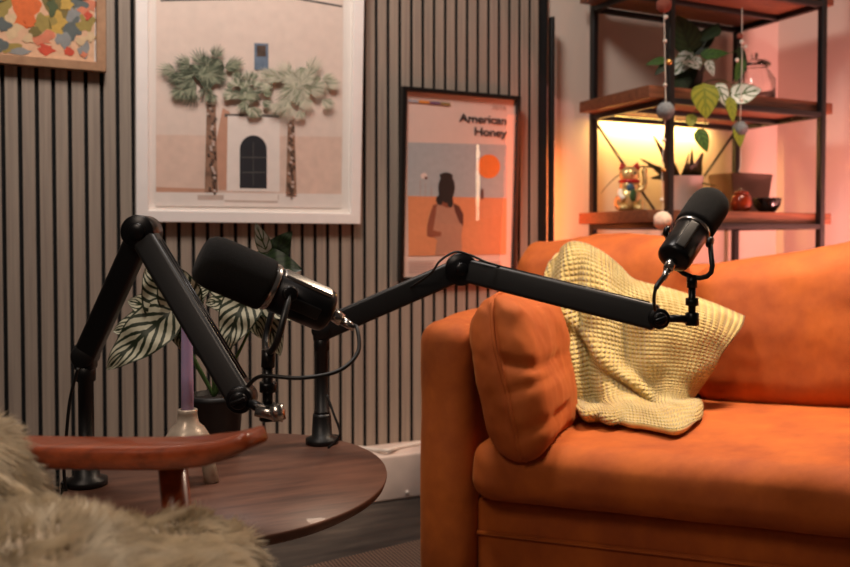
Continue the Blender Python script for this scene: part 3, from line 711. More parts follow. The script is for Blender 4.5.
sblock('arm', -.012, AW, 0, SD, .045, AH, .045, (4, 16, 12), (.008, 0, .006), wrk=.006, seed=1)
sblock('arm', SL - AW, SL, 0, SD, .045, AH, .03, (4, 16, 12), (.008, 0, .006), wrk=.006, seed=2)
sblock('base', AW + .002, SL - AW - .002, .06, SD - .02, .05, .242, .012, (12, 6, 4), None)
b = MB(); b.tube([S(AW + .004, .057, .172), S(SL - AW - .004, .057, .172)], .005, 8); P(sofa, 'base_piping', M['orange'], b)
sblock('seat_cushion', AW + .004, SL - AW - .004, -.006, SD - .17, .25, .372, .045, (40, 20, 5), (.0, .01, .012), wrk=.006, seed=5)
sblock('backrest', AW * .2, SL - AW * .2, SD - .13, SD, .2, .70, .035, (20, 6, 10), (0, .01, .01), wrk=.006, seed=6)
def lean(w, sz):
    t = w.z / sz[2] + .5; w.y += .09 * (t - .5) - .0; 
    return w
sblock('back_cushion', AW * .3, .50, SD - .31, SD - .13, .365, .772, .06, (16, 10, 16), (.0, .02, .015), wrk=.014, seed=9, fn=lean)
def lean2(w, sz):
    w = lean(w, sz); nx = 2 * w.x / sz[0]; tz = max(0, w.z / sz[2] * 2)
    dip = min(1, max(0, (-.15 - nx) / .85)); w.z -= .06 * tz * dip ** 1.0; w.z += .008 * tz * nx
    r = noise.noise(Vector((w.x * 20 + w.z * 16, 3, 1))); w.y += .02 * r * max(0, tz - .2)
    return w
sblock('back_cushion', .505, SL - AW - .002, SD - .32, SD - .13, .365, .772, .07, (36, 10, 18), (.0, .02, .012), wrk=.014, seed=12, fn=lean2)
for (u, v) in ((.06, .06), (SL - .06, .06), (.06, SD - .06), (SL - .06, SD - .06)):
    P(sofa, 'leg', M['steel'], MB().lathe(S(u, v, 0), Up, [(.015, .0125), (.02, .052)], 16))

# throw pillow against the arm
def pillow(root_name, c, W_, Hh, T_, X, Z, m, label, wrk=.01, seed=0, n=44):
    X = Vector(X).normalized(); Z = (Vector(Z) - X * Vector(Z).dot(X)).normalized(); Y = Z.cross(X)
    b = MB(); root = empty(root_name, c - Up * Hh / 2, label, 'pillow')
    def pos(u, v, side, k=0):
        pin = 1 - .07 * (1 - (abs(u) ** 2)) * 0
        x = u * W_ / 2 * (1 - .06 * (1 - v * v) * 0 - .05 * (v * v) * 0); z = v * Hh / 2
        x *= 1 - .05 * (1 - v * v) * (abs(u) > .99) * 0
        e = max(0, (1 - abs(u) ** 3.0)) ** .5 * max(0, (1 - abs(v) ** 3.0)) ** .5
        edge = .22
        th = T_ / 2 * (e ** .8)
        p = Vector((x, side * th, z))
        q = noise.fractal(Vector((x * 9, z * 5 + seed, side * 2)), .9, 2, 3) * wrk * (.3 + e) + .004 * math.sin(z * 70 + 10 * noise.noise(Vector((x * 8, z * 6, seed)))) * (1 - e) 
        p.y += side * q
        return c + X * p.x + Y * p.y + Z * p.z
    for side in (-1, 1):
        vs = [pos(i / n * 2 - 1, j / n * 2 - 1, side) for j in range(n + 1) for i in range(n + 1)]; fs = []
        for j in range(n):
            for i in range(n):
                k = j * (n + 1) + i; f = (k, k + 1, k + n + 2, k + n + 1); fs.append(f if side < 0 else f[::-1])
        b.add(vs, fs, m)
    P(root, 'cover', m, b)
    ring = [pos(i / n * 2 - 1, -1, 1) for i in range(n + 1)] + [pos(1, j / n * 2 - 1, 1) for j in range(1, n + 1)] + [pos(1 - i / n * 2, 1, 1) for i in range(1, n + 1)] + [pos(-1, 1 - j / n * 2, 1) for j in range(1, n + 1)]
    P(root, 'seam_piping', m, MB().tube(ring, .0045, 8))
    return root
pcn = S(.194, .115, .372 + .132)
Xp = (V + U * .05).normalized(); Zp_ = (Up + U * -.2).normalized(); Zp_ = (Zp_ - Xp * Zp_.dot(Xp)).normalized(); Yp_ = Zp_.cross(Xp)
pr_ = empty('throw_pillow', pcn - Up * .14, 'rust orange velvet pillow with a front seam propped against the left sofa arm', 'pillow')
PS = (.30, .092, .300)
def pfn(w):
    x, y, z = w; nx, ny, nz = 2 * x / PS[0], 2 * y / PS[1], 2 * z / PS[2]
    bul = max(0, 1 - min(1, abs(nz)) ** 4) 
    y += .026 * ny * bul * max(0, (1 - (min(1, abs(nx))) ** 4 * .6)); x += .02 * nx * bul; z += .014 * nz * (1 - min(1, ny * ny)) 
    q = noise.fractal(Vector((x * 7, y * 9, z * 5 + 4)), .8, 2.2, 4) * .009
    fold = 0
    for (fz, fy, a_, k_) in ((.05, .03, .011, 75), (-.035, .05, .006, 90), (-.11, .03, .008, 90)):
        d_ = (z - fz - .35 * (y - fy) * (1 if fz > 0 else -.6)); fold -= a_ * math.exp(-(d_ * k_) ** 2) * max(0, min(1, (.5 - ny) * 1.2 if False else 1)) * (1 if y * YS < 0 else .15)
    pinch = -.006 * math.exp(-(ny / .10) ** 2) if nx < -.7 else 0
    n_ = Vector((x * (1 if abs(nx) > .6 else .2), y * 2, z * .5)).normalized()
    v_ = Vector((x, y, z)) + n_ * (q + fold * (1 if nx < .3 else .4)); v_.x -= pinch
    return v_
YS = 1 if Yp_.dot(U) < 0 else -1
b = MB(); b.rbox(pcn, PS, .032, 5, None, None, X=Xp, Z=Zp_, fn=pfn, sub=(26, 10, 30)); P(pr_, 'cover', M['orange_pillow'], b)
T_ = Matrix((Xp, Yp_, Zp_)).transposed(); sm_ = []
for i in range(25):
    z = -PS[2] / 2 + PS[2] * i / 24; cz = max(0, abs(z) - (PS[2] / 2 - .032)); x = -PS[0] / 2 + .032 - math.sqrt(max(0, .032 ** 2 - cz ** 2))
    sm_.append(pcn + T_ @ pfn((x, .004 * math.sin(z * 20), math.copysign(min(abs(z), PS[2] / 2), z))) - Xp * .001)
for i in range(1, 14):
    sm_.append(pcn + T_ @ pfn((-PS[0] / 2 + .032 + .015 * i, 0, PS[2] / 2)) + Zp_ * .001)
P(pr_, 'seam_piping', M['orange_pillow'], MB().tube(sm_, .0042, 8))

# knitted throw
def cgrid(rows):
    return [[Vector(p) for p in r] for r in rows]
def bicubic(G, nu, nv):
    rows = [smooth_path(r, nu) for r in G]; cols = []
    out = []
    for i in range(len(rows[0])): cols.append(smooth_path([r[i] for r in rows], nv))
    return [[cols[i][j] for i in range(len(cols))] for j in range(len(cols[0]))]
def K(px, py, dz=0.): # distance from sofa coordinates: plane of the front of the back cushions minus dz
    n = -V; p0 = S(.4, SD - .33 - dz, .5); return onplane(px, py, p0, n)
G = [
 [K(549, 268, .0), K(560, 250, .0), K(577, 243, -.01), K(600, 252, -.01), K(618, 266, .0), K(634, 281, .02), K(668, 290, .04), K(708, 303, .05), K(744, 318, .03)],
 [K(546, 284, .05), K(560, 268, .06), K(580, 262, .07), K(600, 268, .05), K(620, 282, .05), K(642, 294, .09), K(672, 300, .11), K(710, 312, .12), K(741, 327, .09)],
 [K(548, 306, .09), K(562, 298, .12), K(580, 296, .10), K(602, 300, .12), K(622, 308, .11), K(645, 314, .15), K(675, 318, .16), K(708, 326, .16), K(733, 338, .13)],
 [K(552, 332, .11), K(565, 328, .15), K(583, 326, .12), K(603, 330, .16), K(624, 335, .13), K(648, 338, .18), K(672, 340, .19), K(700, 345, .18), K(722, 352, .15)],
 [K(558, 358, .13), K(570, 356, .17), K(587, 354, .14), K(604, 358, .18), K(626, 362, .16), K(648, 364, .20), K(670, 364, .20), K(693, 366, .19), K(712, 369, .16)],
 [K(563, 382, .15), K(575, 382, .19), K(590, 382, .16), K(607, 382, .22), K(628, 380, .21), K(650, 386, .20), K(668, 386, .21), K(686, 387, .20), K(700, 386, .16)],
 [K(568, 400, .18), K(580, 402, .22), K(595, 404, .20), K(612, 400, .26), K(632, 398, .25), K(652, 404, .23), K(668, 400, .24), K(682, 401, .22), K(692, 400, .18)],
 [onz(x, y, .412) for x, y in ((572, 406), (584, 410), (600, 412), (618, 410), (638, 410), (656, 412), (672, 408), (690, 404), (700, 402))],
 [onz(x, y, .394) for x, y in ((575, 414), (590, 419), (606, 422), (622, 424), (640, 426), (660, 430), (677, 432), (692, 426), (701, 412))]]
gg = bicubic(G, 12, 14); nv_, nu_ = len(gg), len(gg[0]); vs = []; uvs = []; fs = []
for j in range(nv_):
    for i in range(nu_):
        u, v = i / (nu_ - 1), j / (nv_ - 1); p = gg[j][i]
        left = max(0, 1 - u / .5)
        fold = .019 * math.sin(u * 34 + v * 5 + 2 * math.sin(v * 6)) * (left ** .6) + .014 * math.sin(v * 24 - u * 11) * max(0, v - .5) * 2 * max(0, 1 - max(0, v - .85) * 7) + .024 * math.exp(-((v - .2 - .8 * u) / .045) ** 2) - .016 * math.exp(-((v - .30 - .8 * u) / .05) ** 2) + .015 * math.exp(-((u - .36 - .1 * v) / .035) ** 2) * max(0, .6 - v) + .006 * noise.noise(Vector((u * 6, v * 6, 1)))
        vs.append(p - V * fold); uvs.append((u, v))
for j in range(nv_ - 1):
    for i in range(nu_ - 1): k = j * nu_ + i; fs.append((k + nu_, k + nu_ + 1, k + 1, k))
b = MB(); b.add(vs, fs, M['knit'], True, None, uvs)
kn = b.build('knitted_throw', M['knit']); tag(kn, 'mustard yellow waffle-knit throw crumpled against the sofa back', 'blanket')
md = kn.modifiers.new('thick', 'SOLIDIFY'); md.thickness = .012; md.offset = 0

# ------------------------------------------------------------------ side table
TZ = .40
tb_c = onz(234, 478, TZ); tc0 = at(232, 243, 1.337); tcen = Vector((tc0.x, tc0.y, TZ))
ta, tbb = .243, .301
def ell(a, r=1): return tcen + Rr * (ta * r * math.cos(a)) + Fh * (tbb * r * math.sin(a))
tab = empty('side_table', (tcen.x, tcen.y, 0), 'dark walnut oval side table carrying the two microphone arms', 'table')
b = MB(); n = 96; prof = [(.0, -.022), (.93, -.022), (.985, -.014), (.998, -.006), (1, -.003), (.997, 0), (.0, 0)]
vs = []; fs = []
for r, z in prof:
    for k in range(n): vs.append(ell(2 * PI * k / n, max(r, .002)) + Up * z)
for i in range(len(prof) - 1):
    for k in range(n): k2 = (k + 1) % n; fs.append((i*n+k, i*n+k2, (i+1)*n+k2, (i+1)*n+k))
b.add(vs, fs, None); P(tab, 'tabletop', M['walnut'], b)
foot = tcen.copy(); foot.z = 0
P(tab, 'pedestal', M['walnut'], MB().lathe(foot, Up, [(.03, .02), (.026, .06), (.022, .2), (.026, TZ - .05), (.06, TZ - .024)], 32))
P(tab, 'foot', M['walnut'], MB().lathe(foot, Up, [(.15, .0125), (.155, .016), (.15, .026), (.03, .034), (.001, .034)], 48))

# candle holder + candle
hc = onz(188, 482, TZ + .001); hz = (hc - C0).dot(Fh); q_ = hz / FPX
zb_ = TZ
def hzt(py): return at(188, py, hz).z
zn = hzt(409)
hold = empty('candle_holder', (hc.x, hc.y, TZ), 'pale glazed three-legged candle holder with a narrow neck', 'candle holder')
zl0 = hzt(448)
P(hold, 'body', M['ceramic'], MB().lathe((hc.x, hc.y, 0), Up, [(.001, zl0 - .008), (20 * q_, zl0 - .003), (24 * q_, zl0 + .006), (23 * q_, zl0 + 10 * q_), (17 * q_, zl0 + 20 * q_), (11 * q_, zl0 + 26 * q_), (9.5 * q_, zn - 4 * q_), (10 * q_, zn - .001), (9 * q_, zn), (6.8 * q_, zn), (6.5 * q_, zn - .012), (.001, zn - .014)], 36))
for a in (0.05, 2.15, 4.2):
    d = (Rr * math.cos(a) + Fh * math.sin(a)) * 17 * q_; top = Vector((hc.x, hc.y, zl0 + .004)) + d; bot = Vector((hc.x, hc.y, TZ + .0005)) + d * 1.4
    P(hold, 'leg', M['ceramic'], MB().tube([bot, bot + (top - bot) * .5, top], [7.4 * q_, 7 * q_, 7.6 * q_], 20))
b = MB(); b.lathe((hc.x, hc.y, 0), Up + Rr * -.03, [(.001, zn - .0125), (6.2 * q_, zn - .0125), (6.0 * q_, zn + .05), (5.2 * q_, hzt(330)), (4.6 * q_, hzt(318)), (2, 0)][:5] + [(2.2 * q_, hzt(315)), (.001, hzt(313.5))], 28)
# straighten the lathe about its foot
cdl = MB(); cdl.lathe((hc.x, hc.y, 0), Up, [(.001, zn - .0125), (6.2 * q_, zn - .0125), (6.0 * q_, zn + .05), (5.4 * q_, hzt(328)), (4.4 * q_, hzt(318)), (2.2 * q_, hzt(315)), (.001, hzt(314))], 28)
o = cdl.build('candle', M['candle']); tag(o, 'tall purple taper candle standing in the pale holder', 'candle')
P(o, 'wick', M['string'], MB().tube([(hc.x, hc.y, hzt(315)), (hc.x + .001, hc.y, hzt(310))], .0007, 6))

# potted alocasia
Zq = 1.47; ac = at(216, 420, Zq); ac.z = TZ; q_ = Zq / FPX
al = empty('potted_plant', ac, 'plant with large pale green dark-veined leaves in a black pot on the side table', 'plant')
ph = at(216, 394, Zq).z - TZ
P(al, 'pot', M['pot'], MB().lathe(ac, Up, [(20 * q_, .0005), (22 * q_, .004), (27 * q_, ph - .012), (28 * q_, ph - .01), (28 * q_, ph), (25.5 * q_, ph), (25 * q_, ph - .012), (.001, ph - .014)], 40))
P(al, 'soil', M['soil'], MB().lathe(ac + Up * (ph - .016), Up, [(24.5 * q_, 0), (24.5 * q_, .008), (.001, .012)], 24))
lvs = [((170, 312), (103, 369), 50, 0, 'alocasia', -.02), ((176, 312), (146, 268), 54, 0, 'alocasia', .0), ((172, 304), (208, 322), 46, 0, 'alocasia', .02), ((165, 320), (112, 330), 42, 0, 'alocasia', .03),
       ((248, 292), (222, 352), 44, 0, 'alocasia', .0), ((240, 290), (196, 268), 40, 0, 'alocasia', .02), ((252, 288), (292, 318), 42, 0, 'alocasia', .05), ((262, 300), (280, 355), 34, 0, 'alocasia', .07), ((212, 350), (238, 385), 26, 0, 'alocasia', .04),
       ((184, 306), (166, 262), 46, 0, 'alocasia', -.01), ((168, 312), (128, 300), 40, 0, 'alocasia', .01), ((180, 312), (182, 350), 34, 0, 'alocasia', .03), ((176, 310), (206, 288), 44, 0, 'alocasia', .04), ((244, 296), (262, 338), 34, 0, 'alocasia', .06), ((238, 300), (206, 302), 36, 0, 'alocasia', .05), ((250, 285), (262, 268), 30, 0, 'alocasia', .08),
       ((258, 262), (300, 268), 34, 0, 'darkleaf', .06), ((266, 250), (256, 224), 16, 0, 'whiteleaf', .05), ((270, 262), (290, 232), 30, 0, 'darkleaf', .07), ((205, 355), (194, 332), 16, 0, 'darkleaf', .03)]
for (bp, tp_, w, _, mk, dz) in lvs:
    Z = Zq + dz; a = at(*bp, Z); t = at(*tp_, Z - .03)
    P(al, 'leaf', M[mk], leaf(MB(), a, t, w * Z / FPX, toc + Vector((.1, 0, .3)), M[mk], 'heart', .1, .1, 8, 14, .3))
for (bx, by), (mx_, my_) in (((171, 310), (190, 350)), ((250, 290), (232, 340)), ((262, 258), (240, 320)), ((210, 352), (213, 370)), ((168, 318), (196, 365)), ((262, 300), (240, 350))):
    P(al, 'stem', M['stem'], MB().tube(smooth_path([at(214, 396, Zq), at(mx_, my_, Zq), at(bx, by, Zq + .01)], 8), [.0035 - .0016 * i / 16 for i in range(17)], 8))

# ------------------------------------------------------------------ microphone arms
def beam(b, p, q, w, h, side, m, r=.006):
    d = q - p; b.rbox((p + q) / 2, (d.length, w, h), r, 3, m, None, X=d, Z=side.cross(d).normalized() if side else Up)
def disc(b, c, axis, r, t, m, ch=.0015):
    axis = Vector(axis).normalized(); c = Vector(c) - axis * t / 2
    b.lathe(c, axis, [(.001, 0), (r - ch, 0), (r, ch), (r, t - ch), (r - ch, t), (.001, t)], 28, m)
TV = -Fh   # toward the viewer
def boom(base_px, Zb, post_top, elbow, Ze, end, Zn, wid, label):
    base = at(base_px[0], base_px[1], Zb); base.z = TZ
    pt = at(post_top[0], post_top[1], Zb); pt.x, pt.y = base.x, base.y
    root = empty('microphone_stand', base, label, 'microphone stand')
    b = MB(); b.lathe(base, Up, [(.03, .0005), (.03, .01), (.019, .014), (.017, .05), (.0165, .055)], 28); P(root, 'base', M['plastic'], b)
    b = MB(); d = (base - tcen); d.z = 0; d.normalize()
    b.rbox(base + d * .004 + Up * -.03, (.03, .03, .004), .001, 2, X=d, Z=Up)   # clamp plate under the top
    b.rbox(base + d * .032 + Up * -.012, (.006, .034, .045), .001, 2, X=d, Z=Up)
    b.tube([base + Up * -.075, base + Up * -.032], .006, 12)
    b.tube([base + Up * -.082, base + Up * -.074], .015, 16)
    P(root, 'clamp', M['plastic2'], b)
    b = MB(); b.lathe(base, Up, [(.0145, .055), (.0145, .06), (.0115, .062), (.0115, pt.z - TZ - .03), (.0145, pt.z - TZ - .028), (.0145, pt.z - TZ - .0)], 24); P(root, 'post', M['plastic'], b)
    ep = at(elbow[0], elbow[1], Ze); en = at(end[0], end[1], Zn)
    b = MB(); b.rbox(pt + Up * .008, (.03, .026, .04), .006, 3, X=Rr, Z=Up); disc(b, pt + Up * .01 + TV * .0, TV, .017, .034, None); P(root, 'shoulder_joint', M['plastic'], b)
    s0 = pt + Up * .01
    b = MB(); beam(b, s0, ep, .026, wid, TV, None); P(root, 'lower_arm', M['plastic'], b)
    b = MB(); disc(b, ep, TV, .0235 + (wid - .034) * .8, .044, None); disc(b, ep + TV * .022, TV, .012, .006, None); P(root, 'elbow_joint', M['plastic2'], b)
    b = MB(); beam(b, ep + TV * .002, en, .028, wid * 1.05, TV, None); P(root, 'upper_arm', M['plastic'], b)
    d = (en - ep).normalized(); nrm = TV.cross(d).normalized()
    if nrm.z < 0: nrm = -nrm
    b = MB(); o2 = nrm * (wid * .53)
    for k in (-.006, .006): b.tube([ep + d * .03 + o2 + TV * (k + .003), en - d * .02 + o2 + TV * (k + .003)], .0016, 6)
    P(root, 'cable_channel', M['plastic2'], b)
    b = MB(); disc(b, en, TV, .0175, .036, None); disc(b, en + TV * .02, TV, .011, .008, None)
    b.rbox(en + TV * .024, (.02, .006, .006), .002, 2, X=(Rr + Up * .4), Z=Up)
    P(root, 'end_joint', M['plastic2'], b)
    return root, base, pt, ep, en
A1 = boom((87, 487), 1.285, (87, 362), (142, 232), 1.2, (242, 398), 1.09, .034, 'black boom microphone arm clamped at the left of the side table')
A2 = boom((322, 443), 1.555, (323, 335), (461, 269), 1.56, (657, 318), 1.42, .042, 'black boom microphone arm reaching right across to the sofa')

def mic(root_label, nose, tail, Rf, Zdir, yoke_side, stem_pts, arm_end, conn_out, arm, name='microphone', rail='chrome'):
    ax = (tail - nose); Lm = ax.length; ax.normalize()
    root = empty(name, nose + ax * Lm * .5, root_label, 'microphone')
    fL = Lm * .5
    b = MB(); pr = [(.001, 0)]
    for i in range(1, 9): a = i / 8 * PI / 2; pr.append((Rf * (.45 + .55 * math.sin(a)) if i > 0 else 0, .016 * (1 - math.cos(a))))
    pr = [(.001, 0), (Rf * .55, .0005), (Rf * .75, .003), (Rf * .9, .009), (Rf * .98, .018), (Rf, .03), (Rf, fL - .006), (Rf * .97, fL), (.001, fL)]
    b.lathe(nose, ax, pr, 40); P(root, 'windscreen', M['foam'], b)
    rb = Rf * .84
    P(root, 'silver_ring', M['chrome'], MB().lathe(nose + ax * (fL + .0005), ax, [(.001, 0), (rb + .0015, 0), (rb + .002, .001), (rb + .0022, .0065), (rb + .0015, .0075), (.001, .0075)], 40))
    b = MB(); f0 = fL + .008; Lb = Lm - f0
    b.lathe(nose + ax * f0, ax, [(.001, 0), (rb, 0), (rb, Lb * .86), (rb * .95, Lb * .93), (rb * .8, Lb * .965), (rb * .5, Lb), (.001, Lb)], 40); P(root, 'body', M['plastic2'], b)
    # touch panel / side rail
    top = (Up - ax * Up.dot(ax)).normalized()
    sd = (top * .8 + yoke_side * .55); sd = (sd - ax * sd.dot(ax)).normalized()
    P(root, 'side_rail', M[rail], MB().rbox(nose + ax * (f0 + Lb * .45) + sd * (rb - .002), (Lb * .82, .017, .008), .003, 3, X=ax, Z=sd))
    P(root, 'control_panel', M['plastic'], MB().rbox(nose + ax * (f0 + Lb * .5) + (yoke_side * .85 - top * .3).normalized() * (rb - .0035), (Lb * .5, .016, .008), .002, 3, X=ax, Z=(yoke_side * .85 - top * .3)))
    # yoke
    piv = nose + ax * (f0 + Lb * .18)
    ys = (yoke_side - ax * yoke_side.dot(ax)).normalized(); hw = rb + .009
    dn = stem_pts[0]; mid = piv
    b = MB(); yk = []
    pa = piv + ys * hw; pb = piv - ys * hw; dwn = (dn - piv); ld = dwn.length; dwn.normalize()
    pts = [pa, pa + dwn * (ld - hw * .75)]
    for i in range(1, 8):
        a = PI * i / 8; pts.append(piv + dwn * (ld - hw * .75) + ys * hw * math.cos(a) + dwn * hw * .75 * math.sin(a))
    pts += [pb + dwn * (ld - hw * .75), pb]
    b.tube(pts, .0042, 10); P(root, 'yoke', M['plastic'], b)
    for q in (pa, pb):
        b = MB(); disc(b, q, ys, .0095, .008, None); P(root, 'yoke_knob', M['plastic2'], b)
    b = MB(); b.tube([dn - dwn * .003, dn + (stem_pts[1] - dn) * .25], .0085, 16); b.tube([dn + (stem_pts[1] - dn) * .25, stem_pts[1]], .006, 14)
    m_ = dn + (stem_pts[1] - dn) * .5; b.tube([m_, m_ + (stem_pts[1] - dn).normalized() * .012], .0105, 16); P(root, 'stem', M['plastic2'], b)
    # link to the arm belongs to the arm
    b = MB(); b.tube([stem_pts[1], arm_end], .0065, 12); disc(b, stem_pts[1], Up, .011, .022, None); P(arm, 'mount_link', M['plastic2'], b)
    # connector
    tl = tail; b = MB(); b.tube([tl - conn_out * .004, tl + conn_out * .017], .0085, 18); b.tube([tl + conn_out * .017, tl + conn_out * .036], [.0065, .0045], 14); P(root, 'plug', M['chrome'], b)
    return tl + conn_out * .034
# mic 1
n1, t1 = at(199, 256, 1.03), at(331, 313, 1.09)
ys = (TV + Rr * .42).normalized()
e1 = mic('large black microphone with foam windscreen pointing left above the side table', n1, t1, .0335, None, ys, [at(268, 352, 1.055), at(268, 412, 1.06)], A1[4] + TV * .005, (Rr * .75 - Up * .5).normalized(), A1[0])
b = MB(); ep = A1[4]
b.tube([at(256, 410, 1.05), at(284, 416, 1.05)], .008, 14); b.tube([at(276, 405, 1.045), at(279, 420, 1.045)], .009, 12); P(A1[0], 'thumb_screw', M['chrome'], b)
c = smooth_path([e1 - (Rr * .6 - Up * .45) * .004, at(357, 328, 1.07), at(358, 352, 1.05), at(338, 371, 1.03), at(300, 378, 1.02), at(262, 376, 1.03), at(248, 386, 1.05)], 8)
o = MB().tube(c, .0026, 8).build('microphone_cable', M['rubber']); tag(o, 'thin black cable looping from the left microphone back to its arm', 'cable')
# mic 2
n2, t2 = at(714, 198, 1.46), at(672, 261, 1.375)
ys2 = (Rr * .93 + TV * .35).normalized()
e2 = mic('black microphone with foam windscreen tilted up in front of the sofa back', n2, t2, .0335, None, ys2, [at(692, 277, 1.40), at(692, 319, 1.405)], A2[4] + TV * .005, (Rr * -.45 - Up * .75 + TV * .3).normalized(), A2[0], rail='plastic')
c = smooth_path([e2 + Vector((0, 0, .002)), at(656, 288, 1.35), at(654, 300, 1.36), at(655, 310, 1.375)], 8)
o = MB().tube(c, [.0042] * 9 + [.0028] * (len(c) - 9), 8).build('microphone_cable', M['rubber']); tag(o, 'short black cable dropping from the right microphone to its arm', 'cable')
# cable over the elbow of the right arm, and cables at the stands
def cab(pts, r, label): 
    o = MB().tube(smooth_path(pts, 8), r, 8).build('arm_cable', M['rubber']); tag(o, label, 'cable')
cab([at(405, 291, 1.555), at(430, 274, 1.52), at(440, 261, 1.515), at(455, 252, 1.515), at(470, 255, 1.515), at(486, 262, 1.51), at(500, 266, 1.52)], .0022, 'thin black cable arching over the elbow of the right microphone arm')
cab([at(327, 395, 1.52), at(333, 412, 1.51), at(340, 432, 1.5), at(336, 441, 1.5), onz(328, 448, TZ + .004)], .0022, 'thin black cable loop hanging beside the post of the right microphone arm')
cab([at(78, 368, 1.25), at(70, 400, 1.25), at(66, 440, 1.25), at(64, 470, 1.25), at(66, 492, 1.255)], .0024, 'thin black cable hanging left of the post of the left microphone arm')

# ------------------------------------------------------------------ floor things
r1 = onz(300, 572, .0); r2 = onz(421, 543, .0); dr = (r2 - r1).normalized(); nr = Vector((dr.y, -dr.x, 0))
if nr.dot(-Fh) < 0: nr = -nr
rc = r1 + dr * .3 + nr * .75; b = MB(); b.rbox(rc + Up * .006, (2.0, 1.5, .011), .004, 2, X=dr, Z=Up)
o = b.build('rug', M['rug']); tag(o, 'ribbed beige-brown woven rug at the foot of the sofa', 'rug')
Lz = zl
cp = [onplane(x, y, Vector((0, 0, Lz + .006)), Up) for x, y in ((300, 455), (352, 448), (375, 450), (388, 453), (400, 447), (421, 443))]
cp[3].z += .008
o = MB().tube(smooth_path(cp, 6), .006, 10).build('power_cable', M['cable_w']); tag(o, 'white cable lying along the low ledge beside the sofa', 'cable')
kp = ony(407, 492, yl); o = MB().ball(kp + Vector((0, -.002, 0)), (.006, .005, .006), None, 10).build('cable_clip', M['cable_w']); tag(o, 'tiny white clip on the face of the low ledge', 'clip')

# ------------------------------------------------------------------ armchair
Zc = .80
def ch(px, py, Z): return at(px, py, Z)
arm_path = smooth_path([at(-120, 449, .86), at(0, 451, .82), at(100, 453, .795), at(180, 452.5, .78), (at(225, 447, .77)), at(258, 436, .76)], 8)
chair = empty('armchair', Vector((arm_path[20].x, arm_path[20].y, 0)), 'wooden-armed easy chair in the foreground at lower left draped with sheepskin', 'chair')
def sweep(path, ws, hs, m, name, par, r=.35):
    vs = []; fs = []; N = 20
    for i, p in enumerate(path):
        t = (path[min(i+1, len(path)-1)] - path[max(i-1, 0)]).normalized(); side = Up.cross(t).normalized(); up = t.cross(side)
        for k in range(N):
            a = 2 * PI * k / N; c_, s_ = math.cos(a), math.sin(a)
            x = math.copysign(abs(c_) ** .45, c_) * ws[i] / 2; y = math.copysign(abs(s_) ** .45, s_) * hs[i] / 2
            vs.append(p + side * x + up * y)
    for i in range(len(path) - 1):
        for k in range(N): k2 = (k + 1) % N; fs.append((i*N+k, i*N+k2, (i+1)*N+k2, (i+1)*N+k))
    fs.append(tuple(reversed(range(N)))); fs.append(tuple(range((len(path)-1)*N, len(path)*N)))
    b = MB(); b.add(vs, fs, None); return P(par, name, m, b)
na = len(arm_path)
hs = [.023 if i < na - 12 else .023 - .009 * (i - na + 12) / 12 for i in range(na)]; hs[-1] = .008
ws = [.055 if i < na - 12 else .055 - .02 * ((i - na + 12) / 12) ** 2 for i in range(na)]; ws[-1] = .028
sweep(arm_path, ws, hs, M['chairwood'], 'armrest', chair)
near = -Fh * .5
sweep([p + near + Rr * -.02 for p in arm_path], ws, hs, M['chairwood'], 'armrest', chair)
def leg(par, top, bot, name='leg'):
    P(par, name, M['chairwood'], MB().tube([bot, bot + (top - bot) * .5, top], [.010, .0145, .0135], 16))
for off in (Vector((0, 0, 0)), near):
    tp1 = at(172, 461, .80) + off; bt = tp1 + Rr * .05; bt.z = 0; leg(chair, tp1, bt)
    tp2 = at(-90, 458, .85) + off; b2 = tp2 - Rr * .05; b2.z = 0; leg(chair, tp2, b2)
cs_ = at(40, 453, .82) + near / 2; 
P(chair, 'seat_frame', M['chairwood'], MB().rbox(Vector((cs_.x, cs_.y, .33)), (.44, .44, .04), .008, 2, X=Rr, Z=Up))
P(chair, 'seat_cushion', M['pot'], MB().rbox(Vector((cs_.x, cs_.y, .39)), (.42, .42, .075), .03, 3, X=Rr, Z=Up))
bk = at(-75, 430, .84) + near / 2
P(chair, 'backrest', M['chairwood'], MB().rbox(Vector((bk.x, bk.y, .60)), (.03, .44, .5), .012, 3, X=(Rr + Up * .25), Z=(Up - Rr * .25)))

# sheepskin: a lumpy pelt with fur
def ellips(b, px, py, Z, rx, ry, rz, rot=0):
    mt = Matrix((Rr, Fh, Up)).transposed() @ Matrix.Rotation(rot, 3, 'Y')
    b.ball(at(px, py, Z), (rx, ry, rz), None, 14, mt.to_4x4() if False else mt)
b = MB()
for a in ((-32, 478, .72, .028, .07, .05, -.25), (-22, 520, .71, .038, .08, .045, .3), (14, 552, .69, .045, .08, .028, .2), (60, 572, .68, .055, .09, .022, 0), (110, 570, .68, .06, .1, .02, 0.05), (160, 562, .70, .05, .1, .02, 0),
          (198, 578, .69, .04, .1, .024, .3), (222, 608, .68, .025, .1, .024, .5), (90, 620, .6, .11, .12, .035, 0), (170, 630, .6, .06, .12, .035, 0), (0, 600, .6, .1, .12, .045, 0), (-60, 525, .7, .06, .1, .085, 0), (40, 522, .70, .012, .02, .013, .5)):
    ellips(b, *a)
tmp = b.build('tmp', M['skin']); r_ = tmp.modifiers.new('r', 'REMESH'); r_.mode = 'VOXEL'; r_.voxel_size = .007
s_ = tmp.modifiers.new('s', 'SMOOTH'); s_.iterations = 6; s_.factor = .6
dg = bpy.context.evaluated_depsgraph_get(); em = tmp.evaluated_get(dg).to_mesh()
off = tmp.location.copy(); PV = [v.co + off for v in em.vertices]; PN = [v.normal.copy() for v in em.vertices]; PF = [tuple(p.vertices) for p in em.polygons]
bpy.data.objects.remove(tmp)
b = MB(); b.add(PV, PF, None); hide = b.build('sheepskin_throw', M['skin']); tag(hide, 'long-haired cream and grey sheepskin draped over the foreground chair', 'throw')
